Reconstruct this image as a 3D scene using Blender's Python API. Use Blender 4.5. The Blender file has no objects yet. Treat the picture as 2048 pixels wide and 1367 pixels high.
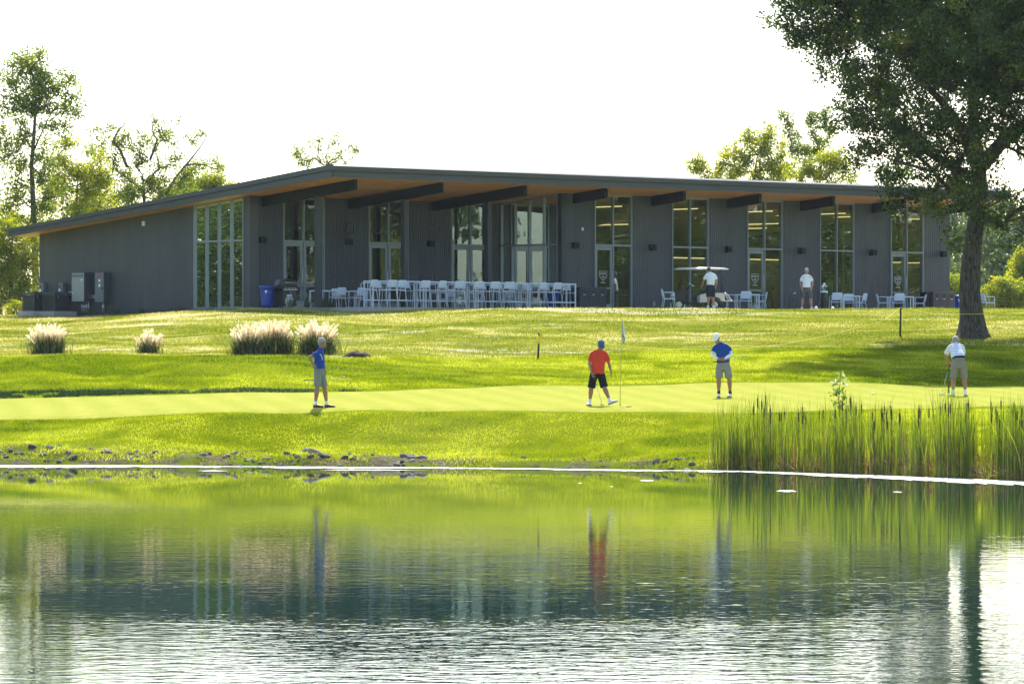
import bpy, bmesh, math, random
import numpy as np
from mathutils import Vector, Matrix
R = math.radians
rng = np.random.default_rng(7)
random.seed(7)
S = bpy.context.scene
COL = S.collection

# ------------------------------------------------------------ camera, sky, sun, exposure
F = 9226.0                       # focal length in pixels of the 2048 px photograph
HZ = 720.5                       # horizon line
CAMZ = 2.56                      # eye height above the pond
cd = bpy.data.cameras.new('camera'); cam = bpy.data.objects.new('camera', cd); COL.objects.link(cam)
cam.location = (0, 0, CAMZ); cam.rotation_euler = (R(90), 0, 0)
cd.sensor_width = 36; cd.lens = F / 2048 * 36; cd.shift_y = (HZ - 683.5) / 2048
cd.clip_start = 0.5; cd.clip_end = 5000
S.camera = cam
SUN_EL, SUN_AZ = 48.0, 2.0       # degrees; azimuth clockwise from +Y
w = bpy.data.worlds.new('World'); S.world = w; w.use_nodes = True
nt = w.node_tree; bg = nt.nodes['Background']
sk = nt.nodes.new('ShaderNodeTexSky'); sk.sky_type = 'NISHITA'; sk.sun_disc = False
sk.sun_elevation = R(SUN_EL); sk.sun_rotation = R(SUN_AZ)
sk.air_density = 1.0; sk.dust_density = 1.2; sk.ozone_density = 1.0
nt.links.new(sk.outputs[0], bg.inputs[0]); bg.inputs[1].default_value = 0.13
sl = bpy.data.lights.new('sun', 'SUN'); sl.energy = 3.7; sl.angle = R(0.53); sl.color = (1.0, 0.95, 0.86)
so = bpy.data.objects.new('sun', sl); COL.objects.link(so)
sd = Vector((math.sin(R(SUN_AZ)) * math.cos(R(SUN_EL)), math.cos(R(SUN_AZ)) * math.cos(R(SUN_EL)), math.sin(R(SUN_EL))))
so.rotation_euler = sd.to_track_quat('Z', 'Y').to_euler()
S.view_settings.view_transform = 'Standard'; S.view_settings.look = 'None'
S.view_settings.exposure = 1.35; S.view_settings.gamma = 1.0
S.cycles.max_bounces = 8; S.cycles.transparent_max_bounces = 24
S.cycles.diffuse_bounces = 3; S.cycles.glossy_bounces = 4; S.cycles.transmission_bounces = 4
S.cycles.sample_clamp_indirect = 6.0

# ------------------------------------------------------------ helpers
def tag(o, label=None, cat=None, group=None, kind=None):
    if label: o['label'] = label
    if cat: o['category'] = cat
    if group: o['group'] = group
    if kind: o['kind'] = kind
    return o

def empty(name, loc, rz=0, label=None, cat=None, group=None):
    o = bpy.data.objects.new(name, None); COL.objects.link(o)
    o.location = loc; o.rotation_euler = (0, 0, rz); o.empty_display_size = .3
    return tag(o, label, cat, group)

def np_mesh(name, verts, faces, mat=None, parent=None, attr=None, smooth=False, loc=None):
    verts = np.asarray(verts, dtype=np.float32).reshape(-1, 3)
    faces = np.asarray(faces, dtype=np.int32)
    k = faces.shape[1]; n = faces.shape[0]
    me = bpy.data.meshes.new(name)
    me.vertices.add(len(verts)); me.vertices.foreach_set('co', verts.ravel())
    me.loops.add(n * k); me.loops.foreach_set('vertex_index', faces.ravel())
    me.polygons.add(n)
    me.polygons.foreach_set('loop_start', np.arange(0, n * k, k, dtype=np.int32))
    if smooth: me.polygons.foreach_set('use_smooth', np.ones(n, dtype=bool))
    me.update(calc_edges=True)
    if attr:
        for an, (dom, arr) in attr.items():
            if np.ndim(arr) == 1:
                a = me.attributes.new(an, 'FLOAT', dom); a.data.foreach_set('value', np.asarray(arr, dtype=np.float32))
            else:
                a = me.attributes.new(an, 'FLOAT_COLOR', dom); a.data.foreach_set('color', np.asarray(arr, dtype=np.float32).ravel())
    if mat: me.materials.append(mat)
    o = bpy.data.objects.new(name, me); COL.objects.link(o)
    if parent: o.parent = parent
    if loc is not None: o.location = loc
    return o

class MB:
    """collects shapes; build() links them as one mesh object"""
    def __init__(s): s.v = []; s.f = []; s.sm = []
    def add(s, vs, fs, smooth=False):
        b = len(s.v); s.v += [tuple(map(float, p)) for p in vs]
        s.f += [tuple(b + i for i in f) for f in fs]; s.sm += [smooth] * len(fs); return s
    def box(s, x0, x1, y0, y1, z0, z1):
        if x0 > x1: x0, x1 = x1, x0
        if y0 > y1: y0, y1 = y1, y0
        if z0 > z1: z0, z1 = z1, z0
        return s.add([(x0,y0,z0),(x1,y0,z0),(x1,y1,z0),(x0,y1,z0),(x0,y0,z1),(x1,y0,z1),(x1,y1,z1),(x0,y1,z1)],
                     [(0,3,2,1),(4,5,6,7),(0,1,5,4),(1,2,6,5),(2,3,7,6),(3,0,4,7)])
    def hexa(s, p):   # 8 corner points, bottom 4 then top 4, counter-clockwise
        return s.add(p, [(0,3,2,1),(4,5,6,7),(0,1,5,4),(1,2,6,5),(2,3,7,6),(3,0,4,7)])
    def prism(s, poly, axis, a, b):   # polygon in the two other axes, extruded along axis
        n = len(poly)
        def P(q, t):
            return {'x': (t, q[0], q[1]), 'y': (q[0], t, q[1]), 'z': (q[0], q[1], t)}[axis]
        vs = [P(q, a) for q in poly] + [P(q, b) for q in poly]
        fs = [tuple(range(n - 1, -1, -1)), tuple(range(n, 2 * n))] + [(i, (i+1) % n, n + (i+1) % n, n + i) for i in range(n)]
        return s.add(vs, fs)
    def tube(s, pts, rad, seg=8, cap=True, smooth=True):
        pts = [Vector(p) for p in pts]; n = len(pts)
        if not hasattr(rad, '__len__'): rad = [rad] * n
        up = None; vs = []; fs = []
        for i, p in enumerate(pts):
            d = (pts[min(i+1, n-1)] - pts[max(i-1, 0)]).normalized()
            if up is None:
                up = Vector((0, 0, 1)) if abs(d.z) < .9 else Vector((1, 0, 0))
            a = d.cross(up).normalized(); b = a.cross(d).normalized(); up = b
            r = rad[i]; rx, ry = (r if hasattr(r, '__len__') else (r, r))
            for k in range(seg):
                t = 2 * math.pi * k / seg
                vs.append(p + a * math.cos(t) * rx + b * math.sin(t) * ry)
        for i in range(n - 1):
            for k in range(seg):
                k2 = (k + 1) % seg
                fs.append((i*seg+k, (i+1)*seg+k, (i+1)*seg+k2, i*seg+k2))
        if cap:
            fs.append(tuple(range(seg))); fs.append(tuple(range((n-1)*seg + seg - 1, (n-1)*seg - 1, -1)))
        return s.add(vs, fs, smooth)
    def limb(s, pts, rad, seg=12):        # tube with rounded ends
        pts = [Vector(p) for p in pts]; rad = list(rad)
        def e(r): return r if hasattr(r, '__len__') else (r, r)
        d0 = (pts[0] - pts[1]).normalized(); d1 = (pts[-1] - pts[-2]).normalized()
        r0 = e(rad[0]); r1 = e(rad[-1]); m0 = min(r0); m1 = min(r1)
        P = [pts[0] + d0*m0, pts[0] + d0*m0*.75] + pts + [pts[-1] + d1*m1*.75, pts[-1] + d1*m1]
        Q = [(r0[0]*.12, r0[1]*.12), (r0[0]*.66, r0[1]*.66)] + [e(r) for r in rad] + [(r1[0]*.66, r1[1]*.66), (r1[0]*.12, r1[1]*.12)]
        return s.tube(P, Q, seg)
    def rings(s, rl, seg=20, smooth=True):   # list of (cx,cy,cz,rx,ry): horizontal elliptic sections
        vs = []; fs = []
        for (cx, cy, cz, rx, ry) in rl:
            for k in range(seg):
                t = 2*math.pi*k/seg; vs.append((cx + rx*math.cos(t), cy + ry*math.sin(t), cz))
        n = len(rl)
        for i in range(n - 1):
            for k in range(seg):
                k2 = (k+1) % seg; fs.append((i*seg+k, i*seg+k2, (i+1)*seg+k2, (i+1)*seg+k))
        fs.append(tuple(range(seg-1, -1, -1))); fs.append(tuple(range((n-1)*seg, n*seg)))
        return s.add(vs, fs, smooth)
    def ball(s, c, r, seg=14, n=9):
        if not hasattr(r, '__len__'): r = (r, r, r)
        rl = []
        for i in range(n):
            t = math.pi * (i + .5) / n * 1.0
            rl.append((c[0], c[1], c[2] - r[2]*math.cos(t), r[0]*math.sin(t), r[1]*math.sin(t)))
        return s.rings(rl, seg)
    def cyl(s, c, r, axis, a, b, seg=20):
        k = 'xyz'.index(axis); p0 = list(c); p1 = list(c); p0[k] = a; p1[k] = b
        return s.tube([p0, p1], r, seg, smooth=False)
    def rot(s, m):
        s.v = [tuple(m @ Vector(p)) for p in s.v]; return s
    def mesh(s, name, mat=None):
        me = bpy.data.meshes.new(name); me.from_pydata(s.v, [], s.f); me.update()
        me.polygons.foreach_set('use_smooth', s.sm)
        if mat: me.materials.append(mat)
        return me
    def build(s, name, mat=None, parent=None, label=None, bevel=0, loc=None):
        o = bpy.data.objects.new(name, s.mesh(name, mat)); COL.objects.link(o)
        if parent: o.parent = parent
        if loc is not None: o.location = loc
        if label: o['label'] = label
        if bevel:
            b = o.modifiers.new('b', 'BEVEL'); b.width = bevel; b.segments = 2; b.limit_method = 'ANGLE'
        return o

def copy_tree(o, parent=None):
    c = o.copy(); COL.objects.link(c)
    if parent: c.parent = parent
    for ch in list(o.children): copy_tree(ch, c)
    return c

# ------------------------------------------------------------ materials
def new_mat(name):
    m = bpy.data.materials.new(name); m.use_nodes = True
    return m, m.node_tree.nodes, m.node_tree.links, m.node_tree.nodes['Principled BSDF']

def pmat(name, col, rough=.6, var=.12, scale=6, metal=0, bump=0, bscale=60, spec=.5, coat=0):
    m, N, L, P = new_mat(name)
    tc = N.new('ShaderNodeTexCoord'); no = N.new('ShaderNodeTexNoise'); no.inputs['Scale'].default_value = scale
    no.inputs['Detail'].default_value = 6
    L.new(tc.outputs['Object'], no.inputs['Vector'])
    mx = N.new('ShaderNodeMix'); mx.data_type = 'RGBA'
    mx.inputs[6].default_value = (*[c*(1-var) for c in col], 1); mx.inputs[7].default_value = (*[min(1, c*(1+var)) for c in col], 1)
    L.new(no.outputs['Fac'], mx.inputs[0]); L.new(mx.outputs[2], P.inputs['Base Color'])
    P.inputs['Roughness'].default_value = rough; P.inputs['Metallic'].default_value = metal
    P.inputs['Specular IOR Level'].default_value = spec; P.inputs['Coat Weight'].default_value = coat
    if bump:
        n2 = N.new('ShaderNodeTexNoise'); n2.inputs['Scale'].default_value = bscale; n2.inputs['Detail'].default_value = 4
        L.new(tc.outputs['Object'], n2.inputs['Vector'])
        b = N.new('ShaderNodeBump'); b.inputs['Strength'].default_value = bump; b.inputs['Distance'].default_value = .02
        L.new(n2.outputs['Fac'], b.inputs['Height']); L.new(b.outputs[0], P.inputs['Normal'])
    return m

def ramp(N, stops):
    r = N.new('ShaderNodeValToRGB'); e = r.color_ramp.elements
    while len(e) < len(stops): e.new(.5)
    for i, (p, c) in enumerate(stops):
        e[i].position = p; e[i].color = (*c, 1)
    return r

def leaf_mat(name, cols, trans=.45, gloss=.06, hue=.49, val=1.7):
    m = bpy.data.materials.new(name); m.use_nodes = True; N = m.node_tree.nodes; L = m.node_tree.links; N.clear()
    at = N.new('ShaderNodeAttribute'); at.attribute_name = 'rnd'
    rp = ramp(N, [(i / (len(cols) - 1), c) for i, c in enumerate(cols)])
    L.new(at.outputs['Fac'], rp.inputs[0])
    d = N.new('ShaderNodeBsdfDiffuse'); t = N.new('ShaderNodeBsdfTranslucent'); g = N.new('ShaderNodeBsdfGlossy')
    g.inputs['Roughness'].default_value = .38
    hs = N.new('ShaderNodeHueSaturation'); hs.inputs['Saturation'].default_value = 1.1; hs.inputs['Value'].default_value = val
    hs.inputs['Hue'].default_value = hue
    L.new(rp.outputs[0], d.inputs[0]); L.new(rp.outputs[0], hs.inputs['Color']); L.new(hs.outputs[0], t.inputs[0])
    a = N.new('ShaderNodeMixShader'); a.inputs[0].default_value = trans
    b = N.new('ShaderNodeMixShader'); b.inputs[0].default_value = gloss
    L.new(d.outputs[0], a.inputs[1]); L.new(t.outputs[0], a.inputs[2]); L.new(a.outputs[0], b.inputs[1]); L.new(g.outputs[0], b.inputs[2])
    o = N.new('ShaderNodeOutputMaterial'); L.new(b.outputs[0], o.inputs[0])
    return m

def bark_mat(name, c0, c1, sc=5):
    m, N, L, P = new_mat(name)
    tc = N.new('ShaderNodeTexCoord'); mp = N.new('ShaderNodeMapping'); mp.inputs['Scale'].default_value = (sc*2.2, sc*2.2, sc*.42)
    no = N.new('ShaderNodeTexNoise'); no.inputs['Scale'].default_value = 1.6; no.inputs['Detail'].default_value = 8; no.inputs['Roughness'].default_value = .7
    no.inputs['Distortion'].default_value = .6
    L.new(tc.outputs['Object'], mp.inputs[0]); L.new(mp.outputs[0], no.inputs['Vector'])
    rp = ramp(N, [(.36, c0), (.64, c1)]); L.new(no.outputs['Fac'], rp.inputs[0]); L.new(rp.outputs[0], P.inputs['Base Color'])
    b = N.new('ShaderNodeBump'); b.inputs['Strength'].default_value = 1; b.inputs['Distance'].default_value = .09
    L.new(no.outputs['Fac'], b.inputs['Height']); L.new(b.outputs[0], P.inputs['Normal'])
    P.inputs['Roughness'].default_value = .9; P.inputs['Specular IOR Level'].default_value = .2
    return m

def glass_mat(name, tint=(.66, .80, .74), refl=1.0):
    m = bpy.data.materials.new(name); m.use_nodes = True; N = m.node_tree.nodes; L = m.node_tree.links; N.clear()
    tr = N.new('ShaderNodeBsdfTransparent'); tr.inputs[0].default_value = (*tint, 1)
    g = N.new('ShaderNodeBsdfGlossy'); g.inputs['Roughness'].default_value = .0; g.inputs['Color'].default_value = (.85, .95, .93, 1)
    tc = N.new('ShaderNodeTexCoord'); no = N.new('ShaderNodeTexNoise'); no.inputs['Scale'].default_value = .9
    L.new(tc.outputs['Object'], no.inputs['Vector'])
    bp = N.new('ShaderNodeBump'); bp.inputs['Strength'].default_value = .25; bp.inputs['Distance'].default_value = .01
    L.new(no.outputs['Fac'], bp.inputs['Height']); L.new(bp.outputs[0], g.inputs['Normal'])
    fr = N.new('ShaderNodeFresnel'); fr.inputs[0].default_value = 1.55
    mu = N.new('ShaderNodeMath'); mu.operation = 'MULTIPLY_ADD'; mu.inputs[1].default_value = 1.7*refl; mu.inputs[2].default_value = .09*refl; mu.use_clamp = True
    L.new(fr.outputs[0], mu.inputs[0])
    mx = N.new('ShaderNodeMixShader'); L.new(mu.outputs[0], mx.inputs[0]); L.new(tr.outputs[0], mx.inputs[1]); L.new(g.outputs[0], mx.inputs[2])
    o = N.new('ShaderNodeOutputMaterial'); L.new(mx.outputs[0], o.inputs[0])
    return m

def cladding_mat():
    m, N, L, P = new_mat('ribbed_cladding')
    tc = N.new('ShaderNodeTexCoord')
    sx = N.new('ShaderNodeSeparateXYZ'); L.new(tc.outputs['Object'], sx.inputs[0])
    ad = N.new('ShaderNodeMath'); ad.operation = 'ADD'; L.new(sx.outputs[0], ad.inputs[0]); L.new(sx.outputs[1], ad.inputs[1])
    mu = N.new('ShaderNodeMath'); mu.operation = 'MULTIPLY'; mu.inputs[1].default_value = 2*math.pi/.115; L.new(ad.outputs[0], mu.inputs[0])
    si = N.new('ShaderNodeMath'); si.operation = 'SINE'; L.new(mu.outputs[0], si.inputs[0])
    no = N.new('ShaderNodeTexNoise'); no.inputs['Scale'].default_value = 1.2; no.inputs['Detail'].default_value = 8
    mp = N.new('ShaderNodeMapping'); mp.inputs['Scale'].default_value = (1, 1, .35); L.new(tc.outputs['Object'], mp.inputs[0]); L.new(mp.outputs[0], no.inputs['Vector'])
    rp = ramp(N, [(.3, (.038, .047, .056)), (.7, (.056, .067, .077))]); L.new(no.outputs['Fac'], rp.inputs[0])
    pw = N.new('ShaderNodeMath'); pw.operation = 'GREATER_THAN'; pw.inputs[1].default_value = .55; L.new(si.outputs[0], pw.inputs[0])
    mx = N.new('ShaderNodeMix'); mx.data_type = 'RGBA'; mx.blend_type = 'MULTIPLY'; mx.inputs[7].default_value = (.93, .93, .93, 1)
    L.new(pw.outputs[0], mx.inputs[0]); L.new(rp.outputs[0], mx.inputs[6]); L.new(mx.outputs[2], P.inputs['Base Color'])
    b = N.new('ShaderNodeBump'); b.inputs['Strength'].default_value = .8; b.inputs['Distance'].default_value = .02
    L.new(si.outputs[0], b.inputs['Height']); L.new(b.outputs[0], P.inputs['Normal'])
    P.inputs['Roughness'].default_value = .5
    return m

def panel_mat():
    m, N, L, P = new_mat('flat_panels')
    tc = N.new('ShaderNodeTexCoord'); sx = N.new('ShaderNodeSeparateXYZ'); L.new(tc.outputs['Object'], sx.inputs[0])
    mu = N.new('ShaderNodeMath'); mu.operation = 'MULTIPLY'; mu.inputs[1].default_value = 1/.92; L.new(sx.outputs[1], mu.inputs[0])
    fr = N.new('ShaderNodeMath'); fr.operation = 'FRACT'; L.new(mu.outputs[0], fr.inputs[0])
    gt = N.new('ShaderNodeMath'); gt.operation = 'LESS_THAN'; gt.inputs[1].default_value = .025; L.new(fr.outputs[0], gt.inputs[0])
    fl = N.new('ShaderNodeMath'); fl.operation = 'FLOOR'; L.new(mu.outputs[0], fl.inputs[0])
    wn = N.new('ShaderNodeTexWhiteNoise'); wn.noise_dimensions = '1D'; L.new(fl.outputs[0], wn.inputs['W'])
    no = N.new('ShaderNodeTexNoise'); no.inputs['Scale'].default_value = 2.5; no.inputs['Detail'].default_value = 8
    mp = N.new('ShaderNodeMapping'); mp.inputs['Scale'].default_value = (1, 1, .25); L.new(tc.outputs['Object'], mp.inputs[0]); L.new(mp.outputs[0], no.inputs['Vector'])
    av = N.new('ShaderNodeMath'); av.operation = 'MULTIPLY_ADD'; av.inputs[1].default_value = .3; L.new(wn.outputs[0], av.inputs[0]); L.new(no.outputs['Fac'], av.inputs[2])
    rp = ramp(N, [(.35, (.042, .048, .056)), (.95, (.062, .068, .077))]); L.new(av.outputs[0], rp.inputs[0])
    mx = N.new('ShaderNodeMix'); mx.data_type = 'RGBA'; mx.inputs[7].default_value = (.03, .03, .035, 1)
    L.new(gt.outputs[0], mx.inputs[0]); L.new(rp.outputs[0], mx.inputs[6]); L.new(mx.outputs[2], P.inputs['Base Color'])
    P.inputs['Roughness'].default_value = .5
    return m

def wood_mat(name, c0, c1, axis=1, pitch=.14, rough=.5):
    m, N, L, P = new_mat(name)
    tc = N.new('ShaderNodeTexCoord'); sx = N.new('ShaderNodeSeparateXYZ'); L.new(tc.outputs['Object'], sx.inputs[0])
    mu = N.new('ShaderNodeMath'); mu.operation = 'MULTIPLY'; mu.inputs[1].default_value = 1/pitch; L.new(sx.outputs[axis], mu.inputs[0])
    fl = N.new('ShaderNodeMath'); fl.operation = 'FLOOR'; L.new(mu.outputs[0], fl.inputs[0])
    fr = N.new('ShaderNodeMath'); fr.operation = 'FRACT'; L.new(mu.outputs[0], fr.inputs[0])
    lt = N.new('ShaderNodeMath'); lt.operation = 'LESS_THAN'; lt.inputs[1].default_value = .07; L.new(fr.outputs[0], lt.inputs[0])
    wn = N.new('ShaderNodeTexWhiteNoise'); wn.noise_dimensions = '1D'; L.new(fl.outputs[0], wn.inputs['W'])
    mp = N.new('ShaderNodeMapping'); mp.inputs['Scale'].default_value = (1.2, 14, 14) if axis else (14, 1.2, 14)
    no = N.new('ShaderNodeTexNoise'); no.inputs['Scale'].default_value = 1; no.inputs['Detail'].default_value = 6
    L.new(tc.outputs['Object'], mp.inputs[0]); L.new(mp.outputs[0], no.inputs['Vector'])
    av = N.new('ShaderNodeMath'); av.operation = 'MULTIPLY_ADD'; av.inputs[1].default_value = .5; L.new(wn.outputs[0], av.inputs[0]); L.new(no.outputs['Fac'], av.inputs[2])
    rp = ramp(N, [(.35, c0), (1.0, c1)]); L.new(av.outputs[0], rp.inputs[0])
    mx = N.new('ShaderNodeMix'); mx.data_type = 'RGBA'; mx.inputs[7].default_value = (*[c*.35 for c in c0], 1)
    L.new(lt.outputs[0], mx.inputs[0]); L.new(rp.outputs[0], mx.inputs[6]); L.new(mx.outputs[2], P.inputs['Base Color'])
    P.inputs['Roughness'].default_value = rough
    return m

def emit_mat(name, col, st):
    m = bpy.data.materials.new(name); m.use_nodes = True; N = m.node_tree.nodes; L = m.node_tree.links; N.clear()
    e = N.new('ShaderNodeEmission'); e.inputs[0].default_value = (*col, 1); e.inputs[1].default_value = st
    o = N.new('ShaderNodeOutputMaterial'); L.new(e.outputs[0], o.inputs[0]); return m

M = {}
M['clad'] = cladding_mat(); M['panel'] = panel_mat()
M['smooth_dark'] = pmat('dark_grey_metal', (.060, .064, .072), .42, .1, 2)
M['beam'] = pmat('black_steel', (.009, .013, .018), .6, .2, 3, spec=.2)
M['post'] = pmat('dark_blue_steel', (.022, .030, .038), .42, .15, 3)
M['roof'] = pmat('roof_membrane', (.05, .052, .056), .55, .15, 1.5)
M['fascia'] = pmat('fascia_metal', (.058, .064, .070), .38, .12, 1.2)
M['soffit'] = wood_mat('cedar_soffit', (.56, .225, .065), (.82, .385, .12), 1, .12, .5)
M['alu'] = pmat('brushed_aluminium', (.23, .27, .28), .42, .10, 3, metal=.2)
M['glass'] = glass_mat('window_glass')
M['conc'] = pmat('concrete', (.36, .34, .31), .85, .25, 3, bump=.4, bscale=40)
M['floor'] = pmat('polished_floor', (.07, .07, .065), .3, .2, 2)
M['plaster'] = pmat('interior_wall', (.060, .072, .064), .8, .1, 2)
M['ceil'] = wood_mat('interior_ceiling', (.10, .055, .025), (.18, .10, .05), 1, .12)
M['slat'] = wood_mat('slat_wall', (.13, .09, .04), (.22, .16, .075), 2, .16)
M['lamp'] = emit_mat('lamp_strip', (1, .74, .34), .55)
M['white'] = pmat('white_powder_coat', (.66, .74, .80), .42, .05, 4)
M['whitep'] = pmat('white_plastic', (.64, .72, .80), .5, .05, 4)
M['blue'] = pmat('blue_bin_plastic', (.015, .055, .34), .38, .15, 4)
M['black'] = pmat('black_plastic', (.013, .013, .015), .42, .25, 5)
M['binblk'] = pmat('dark_bin_plastic', (.030, .034, .040), .45, .15, 5)
M['binbr'] = pmat('brown_bin_plastic', (.060, .055, .055), .5, .15, 5)
M['steel'] = pmat('galvanised_steel', (.42, .44, .45), .35, .15, 6, metal=.8)
M['cream'] = pmat('cream_gelcoat', (.62, .58, .50), .25, .06, 3, coat=.4)
M['sticker'] = pmat('white_sticker', (.8, .8, .8), .5, .02)
M['cabg'] = pmat('grey_green_enamel', (.30, .33, .30), .45, .1, 3)
M['cabd'] = pmat('grey_enamel', (.14, .16, .18), .45, .1, 3)
M['cabs'] = pmat('dark_enamel', (.05, .062, .075), .5, .1, 3)
M['acm'] = pmat('condenser_metal', (.055, .062, .07), .5, .2, 8)
M['red'] = pmat('red_print', (.5, .05, .04), .5, .05)
M['yel'] = pmat('yellow_paint', (.85, .62, .03), .5, .08)
M['rope'] = pmat('yellow_rope', (.85, .80, .10), .7, .1, 20)
M['tyre'] = pmat('rubber', (.018, .018, .018), .85, .2, 10)
M['shoe_w'] = pmat('white_shoe', (.75, .75, .76), .5, .08, 20)
M['shoe_d'] = pmat('dark_brown_shoe', (.045, .032, .028), .5, .15, 20)
M['sole'] = pmat('dark_sole', (.02, .02, .022), .7, .1)
M['sock_w'] = pmat('white_sock', (.8, .8, .8), .9, .05); M['sock_b'] = pmat('black_sock', (.015, .015, .02), .9, .1)
M['dirt'] = pmat('dark_soil', (.045, .032, .02), .95, .5, 7, bump=1, bscale=14)
BARK = bark_mat('oak_bark', (.018, .016, .013), (.15, .13, .10), 5)
BARK2 = bark_mat('grey_bark', (.07, .065, .055), (.21, .19, .16), 4)

# ------------------------------------------------------------ terrain heights
def vnoise(x, y, s, seed=0):
    x = np.asarray(x, float) / s; y = np.asarray(y, float) / s
    xi = np.floor(x).astype(np.int64); yi = np.floor(y).astype(np.int64); fx = x - xi; fy = y - yi
    fx = fx*fx*(3-2*fx); fy = fy*fy*(3-2*fy)
    def h(a, b):
        n = (a * 374761393 + b * 668265263 + seed * 1442695041) & 0x7fffffff
        n = ((n ^ (n >> 13)) * 1274126177) & 0x7fffffff
        return ((n ^ (n >> 16)) & 0xffff) / 65535.0
    return (h(xi, yi)*(1-fx) + h(xi+1, yi)*fx)*(1-fy) + (h(xi, yi+1)*(1-fx) + h(xi+1, yi+1)*fx)*fy

# shoreline and slope profiles along five lines of sight over the pond
PROF = {
 -200: [(0,0), (113.4,0), (114.4,.25), (115.8,.45), (121,1.0), (129,1.35), (130.3,1.6), (138,2.55), (142,2.65), (178,3.9), (190,4.2), (600,3.6)],
 0:    [(0,0), (112.7,0), (113.7,.28), (115,.45), (120,1.07), (130,1.47), (131,1.68), (138,2.69), (142,2.72), (160,3.45), (176,4.02), (186,4.36), (600,3.8)],
 500:  [(0,0), (111.7,0), (112.7,.17), (114,.30), (117.2,1.25), (130,1.60), (131,1.80), (138,2.69), (141,2.74), (156,3.62), (165,4.12), (171,4.44), (600,4.0)],
 760:  [(0,0), (111.0,0), (111.9,.17), (113.3,.28), (116.3,1.31), (131,1.68), (132,1.80), (139,2.62), (142,2.78), (156,3.62), (165,4.10), (171.5,4.44), (600,4.0)],
 1000: [(0,0), (110.1,0), (111,.15), (112.6,.27), (116.2,1.32), (132.5,1.74), (136,2.05), (141,2.62), (150,3.28), (166,4.37), (172,4.44), (600,4.0)],
 1500: [(0,0), (107.1,0), (108.2,.15), (110.2,.30), (116,1.28), (133,1.80), (140,2.42), (150,3.22), (167,4.41), (172,4.44), (600,4.0)],
 1750: [(0,0), (103.2,0), (104.5,.15), (107,.35), (116,1.32), (133,1.80), (141,2.42), (150,3.26), (167,4.41), (172,4.44), (600,4.0)],
 2048: [(0,0), (97.8,0), (99.5,.15), (103,.40), (117,1.42), (133,1.80), (141,2.38), (150,3.36), (167,4.40), (172,4.44), (600,4.0)],
 2300: [(0,0), (93,0), (95,.2), (99,.45), (117,1.45), (133,1.85), (141,2.45), (150,3.4), (167,4.40), (172,4.44), (600,4.0)],
}
PX = sorted(PROF)
def shore(X, Y):
    a = np.clip(1024 + F*np.asarray(X, float)/np.maximum(np.asarray(Y, float), 20), PX[0], PX[-1])
    return np.interp(a, PX, [PROF[p][1][0] for p in PX]) + (vnoise(X, 0*np.asarray(X, float), 1.7, 3)-.5)*.9
TH = R(47.155); su, cu = math.sin(TH), math.cos(TH)
CX, CY = -10.051, 175.646
PZ = CAMZ + 1.977                # patio level
def to_uv(X, Y):
    dx = X - CX; dy = Y - CY
    return dx*su + dy*cu, dx*cu - dy*su
def W(u, v, z=0): return (CX + u*su + v*cu, CY + u*cu - v*su, PZ + z)
def at_v(x, v):                  # where a line of sight crosses a line parallel to the facade
    a = (x - 1024)/F
    return (a*(CY - v*su) - CX - v*cu) / (su - a*cu)
BR = math.pi/2 - TH              # heading of the building

def zg(X, Y, detail=True):
    X = np.asarray(X, float); Y = np.asarray(Y, float)
    out = np.zeros(np.broadcast(X, Y).shape); X = X + 0*out; Y = Y + 0*out
    for dy in (-.55, 0, .55):
        Yc = Y + dy
        a = np.clip(1024 + F*X/np.maximum(Yc, 20), PX[0], PX[-1])
        zs = np.array([np.interp(Yc, *zip(*PROF[p])) for p in PX])
        idx = np.clip(np.searchsorted(PX, a) - 1, 0, len(PX)-2)
        x0 = np.array(PX)[idx]; x1 = np.array(PX)[idx+1]; t = (a - x0)/(x1 - x0); t = t*t*(3-2*t)*.5 + t*.5
        ii = np.indices(out.shape)
        z = zs[(idx, *ii)]*(1-t) + zs[(idx+1, *ii)]*t
        sh = np.interp(a, PX, [PROF[p][1][0] for p in PX])
        z = np.where(Yc < sh, np.maximum(-1.5, (Yc - sh)*.35), z)
        z = np.where(Yc < 60, np.maximum(-1.5, np.minimum(1.05, (26 - Yc)*.35)), z)
        z = np.where(np.abs(X) > 75, np.maximum(z, np.minimum(1.2, (np.abs(X)-75)*.3)), z)
        out += z/3
    if detail:
        s = shore(X, Y)
        far = np.clip((Y - s)/3, 0, 1)
        gr = 1 - .85*np.clip((Y-115)/2, 0, 1)*np.clip((132-Y)/2, 0, 1)
        out += far*gr*((vnoise(X, Y, 3.1, 1)-.5)*.10 + (vnoise(X, Y, 1.1, 2)-.5)*.045)
        bk = np.clip((Y - s + .5)/1, 0, 1)*np.clip((s + 3 - Y)/1, 0, 1)
        out += bk*(vnoise(X, Y, .8, 5)-.5)*.16
        out += np.clip((Y - s - .0)/.8, 0, 1)*bk*.03
    u, v = to_uv(X, Y)
    vlim = np.where(u > 15.9, 10.6, 7.2); inb = np.clip((v + 14)/.5, 0, 1)*np.clip((vlim - v)/.4, 0, 1)*np.clip((u + .2)/.3, 0, 1)*np.clip((42 - u)/.4, 0, 1)
    out = np.where(inb > 0, out*(1-inb) + np.minimum(out, PZ - .13)*inb, out)
    return out
def gz(x, y): return float(zg(np.array([x]), np.array([y]))[0])

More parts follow.
